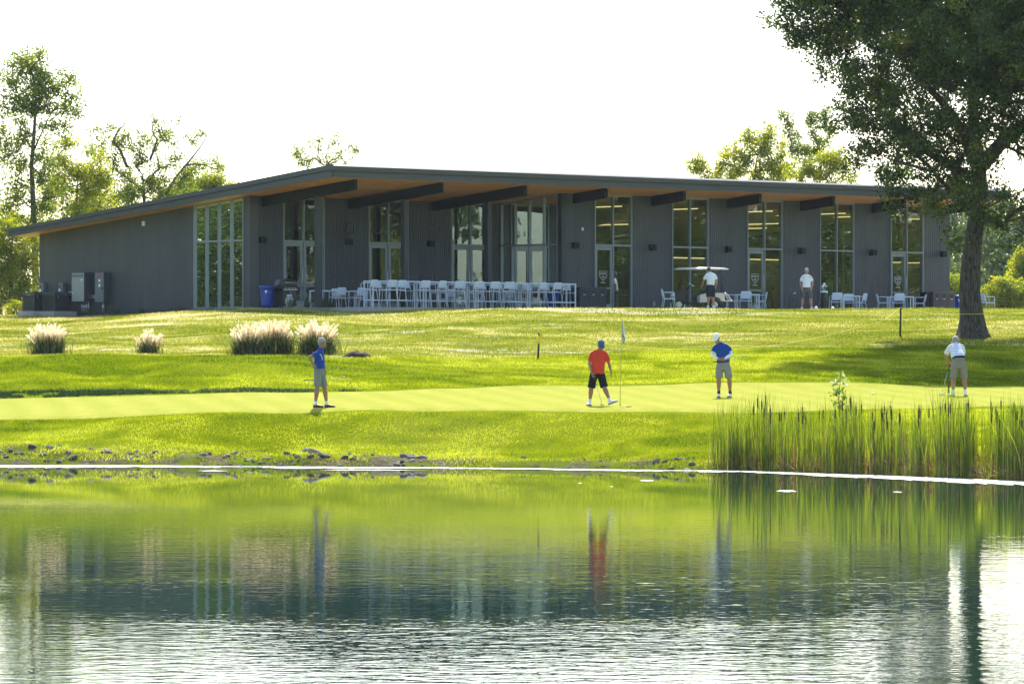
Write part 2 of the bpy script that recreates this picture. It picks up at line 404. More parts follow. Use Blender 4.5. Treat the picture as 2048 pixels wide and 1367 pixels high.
def axis(segs):
    out = []
    for a, b, st in segs: out += list(np.arange(a, b, st))
    out.append(segs[-1][1]); return np.array(out)
xs = axis([(-1500,-200,130), (-200,-60,12), (-60,-24,1.2), (-24,26,.26), (26,60,1.2), (60,200,12), (200,1500,130)])
ys = axis([(-300,0,30), (0,92,3), (92,109,.3), (109,119,.18), (119,172,.26), (172,215,.8), (215,400,10), (400,2600,150)])
XX, YY = np.meshgrid(xs, ys); ZZ = zg(XX, YY)
nx, ny = len(xs), len(ys)
ii = np.arange(nx*ny).reshape(ny, nx)
fq = np.stack([ii[:-1,:-1], ii[:-1,1:], ii[1:,1:], ii[1:,:-1]], -1).reshape(-1, 4)
PXA = 1024 + F*XX/np.maximum(YY, 20)
edge = np.interp(PXA, [-200, 700, 1000, 1250, 1700, 2300], [138.5, 138.8, 141, 144.5, 147, 146])
dry = np.clip((YY - edge)/.8 + (vnoise(XX, YY, 1.3, 11)-.5)*1.5, 0, 1)
soil = np.clip((shore(XX, YY) + 1.45 + (vnoise(XX, YY, 1.5, 12)-.5)*1.9 - YY)/.35, 0, 1)
fri = np.clip((YY-112)/2, 0, 1)*np.clip((138-YY)/3, 0, 1)
zone = np.stack([dry, soil, fri, np.ones_like(dry)], -1).reshape(-1, 4)

def ground_mat():
    m, N, L, P = new_mat('grass_ground')
    at = N.new('ShaderNodeAttribute'); at.attribute_name = 'zone'
    sp = N.new('ShaderNodeSeparateColor'); L.new(at.outputs['Color'], sp.inputs[0])
    tc = N.new('ShaderNodeTexCoord')
    def noise(s, d=6, r=.6, sc=(1,1,1)):
        n = N.new('ShaderNodeTexNoise'); n.inputs['Scale'].default_value = s; n.inputs['Detail'].default_value = d; n.inputs['Roughness'].default_value = r
        mp = N.new('ShaderNodeMapping'); mp.inputs['Scale'].default_value = sc
        L.new(tc.outputs['Object'], mp.inputs[0]); L.new(mp.outputs[0], n.inputs['Vector']); return n.outputs['Fac']
    def mix(f, a, b):
        x = N.new('ShaderNodeMix'); x.data_type = 'RGBA'; L.new(f, x.inputs[0])
        for i, c in ((6, a), (7, b)):
            if isinstance(c, tuple): x.inputs[i].default_value = (*c, 1)
            else: L.new(c, x.inputs[i])
        return x.outputs[2]
    def rmp(f, a, b):
        x = N.new('ShaderNodeMapRange'); x.inputs[1].default_value = a; x.inputs[2].default_value = b; L.new(f, x.inputs[0]); return x.outputs[0]
    fine = noise(11, 8, .8); med = noise(.55, 5, .6); big = noise(.16, 3, .5)
    g = mix(rmp(fine, .3, .7), (.11, .15, .012), (.33, .37, .028))
    g = mix(rmp(med, .42, .7), g, (.22, .255, .022))
    g = mix(rmp(big, .4, .62), g, (.155, .20, .006))
    d = mix(rmp(fine, .3, .72), (.14, .17, .020), (.33, .33, .050))
    d = mix(rmp(noise(.7, 6, .65, (.5, 1, 1)), .45, .60), d, (.16, .20, .018))
    pale = N.new('ShaderNodeMath'); pale.operation = 'MULTIPLY'
    L.new(rmp(noise(.35, 8, .7, (.35, 1, 1)), .54, .60), pale.inputs[0]); L.new(rmp(fine, .35, .55), pale.inputs[1])
    d = mix(rmp(noise(1.6, 6, .7, (.4, 1, 1)), .60, .70), d, (.085, .095, .03))
    d = mix(pale.outputs[0], d, (.66, .58, .40))
    s = mix(rmp(noise(3, 6, .7), .35, .65), (.055, .045, .030), (.20, .17, .12))
    s = mix(rmp(noise(.9, 5, .7), .44, .52), s, (.13, .17, .012))
    c = mix(sp.outputs[0], g, d); c = mix(sp.outputs[1], c, s)
    L.new(c, P.inputs['Base Color'])
    b = N.new('ShaderNodeBump'); b.inputs['Strength'].default_value = 1; b.inputs['Distance'].default_value = .05
    L.new(fine, b.inputs['Height']); L.new(b.outputs[0], P.inputs['Normal'])
    P.inputs['Roughness'].default_value = 1; P.inputs['Specular IOR Level'].default_value = 0
    return m
ground = np_mesh('ground', np.stack([XX, YY, ZZ], -1), fq, ground_mat(), attr={'zone': ('POINT', zone)}, smooth=True)
tag(ground, kind='structure')

# putting green: close-mown sheet with mowing stripes
gx = [-300, 0, 300, 600, 770, 1024, 1300, 1600, 1900, 2100, 2300]
gn = [121, 119.6, 118.6, 117.0, 116.6, 116.2, 115.9, 115.9, 116.4, 117.2, 118]
gf = [127, 129.7, 130.2, 130.3, 131, 133.2, 134.0, 134.2, 133.6, 132.8, 131]
gv = []; T = 60; cols = np.linspace(-290, 2290, 340)
for px in cols:
    a = (px - 1024)/F; n0 = np.interp(px, gx, gn) + .12*math.sin(px*.02); f0 = np.interp(px, gx, gf) + .15*math.sin(px*.013 + 1)
    for k in range(T+1):
        y = n0 + (f0 - n0)*k/T; gv.append((a*y, y))
gv = np.array(gv); kk_ = np.tile(np.minimum(1, np.minimum(np.arange(T+1), T-np.arange(T+1))/2.0), len(cols)); gzz = zg(gv[:,0], gv[:,1]) - .012 + .040*kk_
kk = np.arange(len(cols)*(T+1)).reshape(len(cols), T+1)
gfq = np.stack([kk[:-1,:-1], kk[1:,:-1], kk[1:,1:], kk[:-1,1:]], -1).reshape(-1, 4)
def green_mat():
    m, N, L, P = new_mat('putting_turf')
    tc = N.new('ShaderNodeTexCoord')
    mp = N.new('ShaderNodeMapping'); mp.inputs['Rotation'].default_value = (0, 0, R(-9)); L.new(tc.outputs['Object'], mp.inputs[0])
    wv = N.new('ShaderNodeTexWave'); wv.inputs['Scale'].default_value = .28; wv.inputs['Distortion'].default_value = 1.6; wv.inputs['Detail'].default_value = 2
    L.new(mp.outputs[0], wv.inputs['Vector'])
    no = N.new('ShaderNodeTexNoise'); no.inputs['Scale'].default_value = 5; no.inputs['Detail'].default_value = 8; L.new(tc.outputs['Object'], no.inputs['Vector'])
    n2 = N.new('ShaderNodeTexNoise'); n2.inputs['Scale'].default_value = .3; n2.inputs['Detail'].default_value = 3; L.new(tc.outputs['Object'], n2.inputs['Vector'])
    r1 = ramp(N, [(.35, (.30, .292, .044)), (.7, (.365, .350, .066))]); L.new(no.outputs['Fac'], r1.inputs[0])
    mx = N.new('ShaderNodeMix'); mx.data_type = 'RGBA'; mx.blend_type = 'MULTIPLY'; mx.inputs[7].default_value = (.88, .93, .78, 1)
    L.new(wv.outputs['Fac'], mx.inputs[0]); L.new(r1.outputs[0], mx.inputs[6])
    m2 = N.new('ShaderNodeMix'); m2.data_type = 'RGBA'; m2.blend_type = 'MULTIPLY'; m2.inputs[7].default_value = (.84, .92, .7, 1)
    L.new(n2.outputs['Fac'], m2.inputs[0]); L.new(mx.outputs[2], m2.inputs[6]); L.new(m2.outputs[2], P.inputs['Base Color'])
    P.inputs['Roughness'].default_value = 1; P.inputs['Specular IOR Level'].default_value = .02
    return m
pg = np_mesh('putting_green', np.column_stack([gv, gzz]), gfq, green_mat(), smooth=True); tag(pg, kind='structure')

# water
def water_mat():
    m, N, L, P = new_mat('pond_water')
    P.inputs['Base Color'].default_value = (.010, .040, .028, 1); P.inputs['Roughness'].default_value = .02
    P.inputs['IOR'].default_value = 1.33
    P.inputs['Specular IOR Level'].default_value = .5
    ge = N.new('ShaderNodeNewGeometry')
    def noise(sc, s, d, dist=0):
        mp = N.new('ShaderNodeMapping'); mp.inputs['Scale'].default_value = sc; L.new(ge.outputs['Position'], mp.inputs[0])
        n = N.new('ShaderNodeTexNoise'); n.inputs['Scale'].default_value = s; n.inputs['Detail'].default_value = d; n.inputs['Distortion'].default_value = dist
        n.inputs['Roughness'].default_value = .5
        L.new(mp.outputs[0], n.inputs['Vector']); return n.outputs['Fac']
    a = noise((.8, 1, 1), 6.5, 2); b = noise((.8, 1, 1), 2.6, 2, .5)
    sx = N.new('ShaderNodeSeparateXYZ'); L.new(ge.outputs['Position'], sx.inputs[0])
    # calmer water in the lee of the far bank, livelier in the open
    mr = N.new('ShaderNodeMapRange'); mr.inputs[1].default_value = 92; mr.inputs[2].default_value = 40; mr.inputs[3].default_value = .06; mr.inputs[4].default_value = 1.0
    L.new(sx.outputs[1], mr.inputs[0])
    pa = noise((.12, .35, 1), .5, 3)
    pr = N.new('ShaderNodeMapRange'); pr.inputs[1].default_value = .3; pr.inputs[2].default_value = .7; pr.inputs[3].default_value = .45; pr.inputs[4].default_value = 1.3; L.new(pa, pr.inputs[0])
    ad = N.new('ShaderNodeMath'); ad.operation = 'MULTIPLY_ADD'; ad.inputs[1].default_value = .55; L.new(a, ad.inputs[0]); L.new(b, ad.inputs[2])
    m1 = N.new('ShaderNodeMath'); m1.operation = 'MULTIPLY'; L.new(ad.outputs[0], m1.inputs[0]); L.new(mr.outputs[0], m1.inputs[1])
    m2 = N.new('ShaderNodeMath'); m2.operation = 'MULTIPLY'; L.new(m1.outputs[0], m2.inputs[0]); L.new(pr.outputs[0], m2.inputs[1])
    bp = N.new('ShaderNodeBump'); bp.inputs['Strength'].default_value = 1.0; bp.inputs['Distance'].default_value = WAVE
    L.new(m2.outputs[0], bp.inputs['Height']); L.new(bp.outputs[0], P.inputs['Normal'])
    return m
WAVE = .0040
wmb = MB(); wmb.add([(-140, 10, 0), (140, 10, 0), (140, 125, 0), (-140, 125, 0)], [(0, 1, 2, 3)])
wo = wmb.build('water', water_mat()); tag(wo, kind='structure')

# ------------------------------------------------------------ pale ragged strip along the far bank, loose patches on the water
def pale_flat(name, fx, w0, w1, z=.006, seed=1, x0=-16, x1=16, n=900):
    vs = []; fs = []
    X = np.linspace(x0, x1, n)
    return X
n = 2600; X = np.linspace(-17, 17, n)
ya = np.full(n, 110.0)
for _ in range(6): ya = shore(X, ya)
wid = np.interp(X, [-17, -6, 0, 5, 8, 13], [2.6, 1.5, .9, 1.3, 3.4, 5.4])
rag = ((vnoise(X, 0*X, .5, 21)-.5)*.8 + (vnoise(X, 0*X, .10, 22)-.5)*.9 + (vnoise(X, 0*X, 2.2, 23)-.5)*1.3)*np.clip(wid/2, .4, 1.5)
gap = np.where((vnoise(X, 0*X, 1.3, 25) < .38) & (X < 5), .10, 1)
y1 = ya - .12 - .25*vnoise(X, 0*X, .35, 27); y0 = y1 - np.maximum(.08, (wid*.85 + rag*.8)*gap)
v = np.concatenate([np.column_stack([X, y0, 0*X+.006]), np.column_stack([X, y1, 0*X+.012])])
i = np.arange(n-1); f = np.stack([i, i+1, n+i+1, n+i], -1)
M['pale_flat'] = pmat('pale_matte', (.70, .70, .60), .9, .2, 3)
bits = []
def blotch(cx, cy, rx, ry, k):
    t = np.linspace(0, 2*np.pi, 22, endpoint=False); r = 1 + .35*np.sin(t*5+k) * .5 + .25*np.sin(t*9+2*k)
    return np.column_stack([cx + rx*r*np.cos(t), cy + ry*r*np.sin(t), 0*t + .008])
sc_o = np_mesh('pale_shore_strip', v, f, M['pale_flat'])
tag(sc_o, kind='stuff')
mbs = MB()
pat = [(425,941.5,26,.35),(740,940,85,.4),(600,936.5,40,.3),(1294,961,13,.5),(1573,982,18,.6),(1160,966,4,.2),(1223,973,3,.2),(1795,984,8,.3)]
for j in range(0):
    pat.append((random.uniform(0, 2048), random.choice([random.uniform(950, 1010), random.uniform(1000, 1190)]), random.uniform(.8, 2.2), random.uniform(.05, .2)))
for k, (px, py, rx, ry) in enumerate(pat):
    Y = CAMZ*F/(py - HZ); b = blotch((px-1024)/F*Y, Y, rx/F*Y, ry, k); mbs.add(b, [tuple(range(22))])
tag(mbs.build('pale_water_patches', M['pale_flat']), kind='stuff')

# ------------------------------------------------------------ clubhouse
club = empty('clubhouse', W(0, 0, 0), BR, 'low dark grey clubhouse with a sloping roof, cedar soffit and tall windows', 'building')
L0, VR, VE = 35.96, 3.571, 5.9
US, UR, UW, WW, UB = 4.336, 1.745, 14.861, 2.071, .749
UC = 13.03
def zs(v): return 4.83 - .092*(VE - v)        # underside of the roof
def ztp(v): return 5.263 - .100*(VE - v)      # top of the roof
def part(mb, name, mat, parent=club, label=None, bevel=0): return mb.build(name, mat, parent, label, bevel)

# slab, patio and interior
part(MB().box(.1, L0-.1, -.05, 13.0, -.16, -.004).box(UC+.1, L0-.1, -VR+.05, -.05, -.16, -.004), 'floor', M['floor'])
patio = MB()
patio.box(-.1, 16, -7.0, -.02, -.22, 0); patio.box(16.001, 41.5, -10.4, -.02, -.22, 0)
po = patio.build('patio', M['conc'], bevel=.01); po.location = W(0, 0, 0); po.rotation_euler = (0, 0, BR); tag(po, kind='structure')
# walls of the recessed porch and of the front
def wallrun(u0, u1, v, openings, mat, name='wall'):
    cuts = [u0] + [c for o in openings for c in o] + [u1]
    for a, b in zip(cuts[::2], cuts[1::2]):
        if b - a > .02: part(MB().box(a, b, -v, -v+.2, -.02, zs(v)+.03), name, mat)
REC = [(UR + k*US, UR + k*US + WW) for k in range(3)]
FRO = [(UW + k*US, UW + k*US + WW) for k in range(5)]
wallrun(.42, UC, 0, REC, M['clad']); wallrun(UC+.14, L0, VR, FRO, M['clad'])
def sidewall(y0, y1, x0, x1, mat, name='wall'):
    part(MB().hexa([(x0,y0,-.3),(x1,y0,-.3),(x1,y1,-.3),(x0,y1,-.3),(x0,y0,zs(-y0)+.03),(x1,y0,zs(-y0)+.03),(x1,y1,zs(-y1)+.03),(x0,y1,zs(-y1)+.03)]), name, mat)
sidewall(3.27, 13.13, 0, .2, M['panel'])
part(MB().box(.2, L0, 12.93, 13.13, -.3, zs(-13)+.03), 'back_wall', M['panel'])
part(MB().box(0, .42, -.12, .25, -.05, zs(0)+.02), 'pilaster', M['smooth_dark'])
part(MB().box(UC-.02, UC+.14, -VR-.06, -VR+.16, -.02, zs(VR)+.01), 'corner_post', M['post'])
sidewall(-VR+.2, -2.7, L0-.2, L0-.003, M['panel']); sidewall(2.6, 12.93, L0-.2, L0-.003, M['panel'])
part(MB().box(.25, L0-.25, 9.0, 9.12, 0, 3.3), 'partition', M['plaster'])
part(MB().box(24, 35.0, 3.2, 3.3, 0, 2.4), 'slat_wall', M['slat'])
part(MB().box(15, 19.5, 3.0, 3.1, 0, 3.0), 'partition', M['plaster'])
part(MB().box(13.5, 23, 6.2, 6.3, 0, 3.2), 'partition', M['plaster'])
part(MB().box(17.6, 19.3, 2.94, 2.99, 1.15, 2.1), 'screen', M['black']); part(MB().box(14.3, 16.2, 6.12, 6.19, 1.2, 2.2), 'screen', M['black'])
part(MB().box(15.6, 19.2, 2.3, 2.9, .0, 1.0), 'counter', M['slat']); part(MB().box(20.4, 22.3, 1.4, 2.2, 0, .95), 'counter', M['slat'])
for k, (x, y0, y1) in enumerate([(16.9, -3.0, 3), (21.2, -3.0, 3), (25.6, -3.0, 3), (30.0, -3.0, 3), (33.6, -3.0, 2.5), (27.9, -2.8, 3), (32.3, 3.8, 9), (24.0, 3.8, 8.6)]):
    part(MB().box(x, x+.05, y0, y1, 4.18 if k < 5 else 3.75, 4.22 if k < 5 else 3.79), 'lamp_strip', M['lamp'])
part(MB().box(25, 28.6, 3.12, 3.19, 2.36, 2.40), 'lamp_strip', M['lamp']); part(MB().box(30.2, 33.2, 3.12, 3.19, 2.36, 2.40), 'lamp_strip', M['lamp'])
# merchandise inside
M['teal'] = pmat('teal_cloth', (.05, .35, .33), .8, .1); M['terra'] = pmat('orange_cloth', (.45, .16, .05), .8, .2)
def garment(x, y, mat, h=1.5):
    part(MB().rings([(x,y,h-1.0,.25,.14),(x,y,h-.75,.24,.15),(x,y,h-.4,.27,.15),(x,y,h-.16,.26,.13),(x,y,h-.06,.10,.08),(x,y,h,.05,.05)]).tube([(x,y,0),(x,y,h-.9)], .02, 6), 'shirt_display', mat)
garment(30.9, -1.2, M['teal']); garment(34.0, -2.2, M['black'], 1.75); garment(26.2, -.2, M['terra'], 1.2); garment(25.7, -.6, M['black'], 1.5); garment(29.3, .3, M['terra'], 1.1); garment(22.4, -.8, M['terra'], 1.25)

# roof, soffit, fascia
rf = part(MB().prism([(-VE, zs(VE)+.02), (14.02, zs(-14.02)+.02), (14.02, ztp(-14.02)), (-VE, ztp(VE))], 'x', -.80, L0+1.0), 'roof', M['roof'])
part(MB().prism([(-VE-.0, zs(VE)-.005), (13.95, zs(-13.95)-.005), (13.95, zs(-13.95)+.016), (-VE-.0, zs(VE)+.016)], 'x', -.76, L0+.96), 'soffit', M['soffit'])
fa = MB().box(-.86, L0+1.06, -VE-.05, -VE-.002, zs(VE)-.03, zs(VE)+.21)
part(fa, 'fascia', M['fascia'])
gu = MB().prism([(-VE-.16, zs(VE)+.213), (-VE-.002, zs(VE)+.213), (-VE-.002, ztp(VE)+.02), (-VE-.05, ztp(VE)+.02), (-VE-.17, ztp(VE)-.05)], 'x', -.92, L0+1.10)
part(gu, 'gutter', M['fascia'])
for x0, x1 in ((-.86, -.803), (L0+1.003, L0+1.05)):
    rk = MB(); rk.hexa([(x0,-VE-.05,zs(VE)-.02),(x1,-VE-.05,zs(VE)-.02),(x1,14.05,zs(-14.05)-.02),(x0,14.05,zs(-14.05)-.02),
             (x0,-VE-.05,ztp(VE)-.17),(x1,-VE-.05,ztp(VE)-.17),(x1,14.05,ztp(-14.05)-.10),(x0,14.05,ztp(-14.05)-.10)])
    part(rk, 'rake_board', M['fascia'])
rk = MB()
x0, x1 = -.93, -.79
rk.hexa([(x0,-VE-.15,ztp(VE)-.167),(x1,-VE-.05,ztp(VE)-.167),(x1,14.1,ztp(-14.1)-.10),(x0,14.1,ztp(-14.1)-.10),
         (x0,-VE-.15,ztp(VE)+.018),(x1,-VE-.05,ztp(VE)+.025),(x1,14.1,ztp(-14.1)+.03),(x0,14.1,ztp(-14.1)+.02)])
part(rk, 'roof_edge', M['fascia'])
# beams and porch posts
for k in range(9):
    u = UB + k*US; va = 0 if k < 3 else VR; vb = 5.4
    x0, x1 = u - .08, u + .08
    d = .40
    part(MB().hexa([(x0,-vb,zs(vb)-d),(x1,-vb,zs(vb)-d),(x1,-va-.002,zs(va)-d),(x0,-va-.002,zs(va)-d),
                    (x0,-vb,zs(vb)-.006),(x1,-vb,zs(vb)-.006),(x1,-va-.002,zs(va)-.006),(x0,-va-.002,zs(va)-.006)]), 'beam', M['beam'], bevel=.008)
for k in range(3):
    u = UB + k*US; v_ = 3.25
    part(MB().box(u-.105, u+.105, -v_-.105, -v_+.105, .012, zs(v_)-.40).box(u-.17, u+.17, -v_-.17, -v_+.17, 0, .011), 'porch_post', M['post'])

# windows and doors; s runs along the wall, plane 'f' faces the pond, plane 's' faces the gable side
def wbox(mb, pl, p0, s0, s1, t0, t1, z0, z1):
    if pl == 'f': mb.box(s0, s1, p0+t0, p0+t1, z0, z1)
    else: mb.box(p0+t0, p0+t1, s0, s1, z0, z1)
def window(pl, p0, s0, s1, cols, top, hdr=2.6, doors=(), fw=.048):
    """top: function of s giving the head height"""
    mb = MB(); T0, T1 = -.03, .11
    def bar(a, b, z0, z1): wbox(mb, pl, p0, a, b, T0, T1, z0, z1)
    cs = [s0 + (s1-s0)*i/cols for i in range(cols+1)]
    for i, c in enumerate(cs):
        a = c if i == 0 else c - fw if i == cols else c - fw/2
        zt = min(top(a), top(a+fw)) - .0
        bar(a, a+fw, .0, zt)
    for i in range(cols):
        a, b = cs[i] + fw*.5, cs[i+1] - fw*.5
        wbox(mb, pl, p0, a, b, T0+.004, T1-.004, hdr-.035, hdr+.035)
        if i not in doors: wbox(mb, pl, p0, a, b, T0+.004, T1-.004, .0, .07)
    h = .075
    q = [(s0, T0-.004), (s1, T0-.004), (s1, T1+.004), (s0, T1+.004)]
    def mp(s, t, z): return (s, p0+t, z) if pl == 'f' else (p0+t, s, z)
    mb.add([mp(s, t, top(s)-h) for s, t in q] + [mp(s, t, top(s)) for s, t in q], [(0,3,2,1),(4,5,6,7),(0,1,5,4),(1,2,6,5),(2,3,7,6),(3,0,4,7)])
    wdw = part(mb, 'window', M['alu'])
    pn = MB()
    for i in range(cols):
        a, b = cs[i] + fw*.45, cs[i+1] - fw*.45
        if i not in doors:
            pn.add([mp(a, .04, .06), mp(b, .04, .06), mp(b, .04, hdr-.03), mp(a, .04, hdr-.03)], [(0,1,2,3)])
        pn.add([mp(a, .04, hdr+.03), mp(b, .04, hdr+.03), mp(b, .04, top(b)-.05), mp(a, .04, top(a)-.05)], [(0,1,2,3)])
    part(pn, 'pane', M['glass'], wdw)
    return wdw, cs
def door(s0, s1, y, hdr=2.6, hinge='l', emblem=False):
    a, b = s0 + .06, s1 - .03; z1 = hdr - .04
    d = MB(); sw = .115
    d.box(a, a+sw, y+.0, y+.05, .012, z1); d.box(b-sw, b, y+.0, y+.05, .012, z1)
    d.box(a+sw, b-sw, y+.002, y+.048, z1-.15, z1); d.box(a+sw, b-sw, y+.002, y+.048, .012, .27); 
    d.box(a+sw, b-sw, y+.004, y+.046, .86, .93)
    do = part(d, 'door', M['alu'])
    part(MB().add([(a+sw-.01, y+.025, .26),(b-sw+.01, y+.025, .26),(b-sw+.01, y+.025, z1-.14),(a+sw-.01, y+.025, z1-.14)], [(0,1,2,3)]), 'pane', M['glass'], do)
    hx = b - sw/2 if hinge == 'l' else a + sw/2
    part(MB().tube([(hx, y-.005, .72), (hx, y-.06, .76), (hx, y-.06, 1.55), (hx, y-.005, 1.6)], .014, 8), 'handle', M['steel'], do)
    if emblem:     # white outline badge on the door glass
        c = (a+b)/2 - .02; z = 1.42; e = MB()
        def line(p, q, t=.014):
            e.tube([(p[0], y+.018, p[1]), (q[0], y+.018, q[1])], [t/2, t/2], 4, smooth=False)
        W_, H_ = .21, .15
        P = [(c-W_, z+H_), (c+W_, z+H_), (c+W_, z-.05), (c, z-.24), (c-W_, z-.05)]
        for i in range(5): line(P[i], P[(i+1) % 5])
        P = [(c-W_+.035, z+H_-.035), (c+W_-.035, z+H_-.035), (c+W_-.035, z-.03), (c, z-.195), (c-W_+.035, z-.03)]
        for i in range(2, 5): line(P[i], P[(i+1) % 5], .009)
        for i in range(7):
            xx = c - .135 + i*.045; line((xx, z+.02), (xx, z+.09), .02)
        line((c-.03, z-.04), (c+.03, z-.1), .02); line((c+.03, z-.04), (c-.03, z-.1), .02); line((c-.045, z-.07), (c+.045, z-.07), .02)
        for i in range(8): line((c-.12+i*.034, z-.33), (c-.12+i*.034, z-.28), .016)
        part(e, 'emblem', M['sticker'], do)
flat = lambda v: (lambda s: zs(v)-.004)
for k, (a, b) in enumerate(REC):
    window('f', -0.0, a, b, 2, flat(0), doors=(0, 1))
    m_ = (a+b)/2; door(a, m_, .02, hinge='l'); door(m_-.03, b-.03, .02, hinge='r')
for k, (a, b) in enumerate(FRO):
    dr = (0,) if k in (0, 2, 4) else ()
    window('f', -VR, a, b, 2, flat(VR), doors=dr)
    if dr: door(a, (a+b)/2, -VR+.02, hinge='l', emblem=True)
window('s', 0.0, .26, 3.27, 4, lambda s: zs(-s)-.004)
window('s', UC, -VR+.17, -.06, 4, lambda s: zs(-s)-.004)
window('s', L0-.13, -2.7, 2.6, 3, lambda s: zs(-s)-.004)
# wall lights, speakers, sockets
def fix(u, y, z, w_, h_, d_, name, mat, bev=.015):
    mb = MB().box(u-w_/2, u+w_/2, y-d_, y-.006, z-h_/2, z+h_/2)
    if name == 'wall_light':
        mb.box(u-w_*.34, u+w_*.34, y-d_-.012, y-d_-.001, z-h_*.30, z+h_*.28)
    return part(mb, name, mat, bevel=bev)
for x in (525, 698, 862): fix(at_v(x, .1), 0, 2.62, .26, .24, .19, 'wall_light', M['beam'])
for x in (1151, 1306, 1457, 1604, 1747, 1887): fix(at_v(x, VR+.1), -VR, 2.56, .26, .24, .19, 'wall_light', M['beam'])
for x in (701, 867):
    u = at_v(x, .2); part(MB().rings([(u, -.19, 2.97, .15, .12), (u, -.20, 3.0, .17, .15), (u, -.22, 3.3, .17, .15), (u, -.23, 3.36, .15, .12)], 4, False).box(u-.04, u+.04, -.12, -.006, 3.1, 3.2), 'speaker', M['black'])
fix(at_v(1164, VR), -VR, 3.22, .10, .12, .05, 'sensor', M['white'], .004)
for x, z in ((1307, .30), (1341, .28), (1454, .28), (1748, .16)): fix(at_v(x, VR), -VR, z, .10, .17, .05, 'socket_cover', M['cabg'], .004)
part(MB().box(-.07, -.004, 6.3, 6.42, 3.28, 3.46), 'sensor', M['white'])

# ------------------------------------------------------------ plant on the gable side
def loc(x, y, z=0):      # point of the clubhouse frame in the world
    return W(x, -y, z)
def left_y(px):          # where a line of sight meets the gable wall plane
    a = (px - 1024)/F; return -((a*CY - CX) / (cu + a*su))
def gable_thing(name, px, off, z, label, cat, group=None):
    y = left_y(px); return empty(name, loc(-off, y, z), BR, label, cat, group)
c1 = gable_thing('electrical_cabinet', 174, .03, .33, 'tall pale grey electrical cabinet on the dark gable wall, the larger of the pair', 'cabinet')
MB().box(-.42, 0, -.42, .38, .02, 1.16).build('case', M['cabs'], c1)
MB().box(-.445, -.422, -.41, .37, .03, 1.15).build('door', M['cabg'], c1, bevel=.006)
MB().box(-.45, -.446, -.38, .35, .98, 1.1).build('name_plate', M['cabd'], c1)
MB().box(-.46, -.446, -.30, -.24, .84, .92).box(-.46, -.446, .28, .34, .34, .38).build('sticker', M['sticker'], c1)
for k in range(4): MB().tube([(-.2, -.40+k*.14, -.40), (-.2, -.40+k*.14, .02)], .036, 10).build('conduit', M['steel'], c1)
c2 = gable_thing('meter_box', 160, .03, .6, 'small grey meter box with a red label beside the tall pale cabinet', 'box')
MB().box(-.2, 0, -.02, .22, .1, .62).build('case', M['cabg'], c2, bevel=.006); MB().cyl((0, .1, .50), .075, 'x', -.26, -.2).build('meter', M['steel'], c2)
MB().box(-.206, -.201, 0, .08, .12, .32).build('label', M['red'], c2)
c3 = gable_thing('switch_cabinet', 212, .03, .30, 'narrow dark grey switch cabinet with red print, right of the pale cabinet', 'cabinet')
MB().box(-.30, 0, -.30, .27, .02, 1.19).build('case', M['cabs'], c3); MB().box(-.322, -.302, -.29, .26, .03, 1.18).build('door', M['cabd'], c3, bevel=.006)
MB().box(-.328, -.323, -.1, .06, .95, 1.1).build('label', M['red'], c3); MB().box(-.328, -.323, -.08, .02, .82, .92).box(-.328, -.323, -.08, .02, .62, .74).build('sticker', M['sticker'], c3)
MB().box(-.36, -.323, -.24, -.2, .52, .6).build('handle', M['black'], c3); MB().tube([(-.15, -.05, -.36), (-.15, -.05, .02)], .05, 10).build('conduit', M['steel'], c3)
for z in (.28, .20): MB().tube([(-.15, .27, z), (-.15, .86, z)], .032, 10).build('conduit', M['steel'], c3)
for px, lb in ((90, 'small grey disconnect box on the gable wall above the left condenser'), (128.5, 'small grey disconnect box on the gable wall above the right condenser')):
    c = gable_thing('disconnect_box', px, .03, .72, lb, 'box', 'disconnect boxes above the condensers')
    MB().box(-.16, 0, -.14, .14, 0, .40).build('case', M['cabd'], c, bevel=.006); MB().box(-.166, -.161, .02, .12, .06, .16).build('sticker', M['sticker'], c)
    MB().tube([(-.16, 0, .3), (-.2, 0, .3), (-.2, 0, .2)], .014, 6).build('handle', M['black'], c)
c = gable_thing('junction_box', 146, .03, .62, 'tiny grey junction box on the gable wall right of the condensers', 'box')
MB().box(-.12, 0, -.09, .09, 0, .16).build('case', M['cabg'], c, bevel=.005); MB().tube([(-.06, .09, .06), (-.06, .5, -.02)], .015, 6).build('conduit', M['steel'], c)
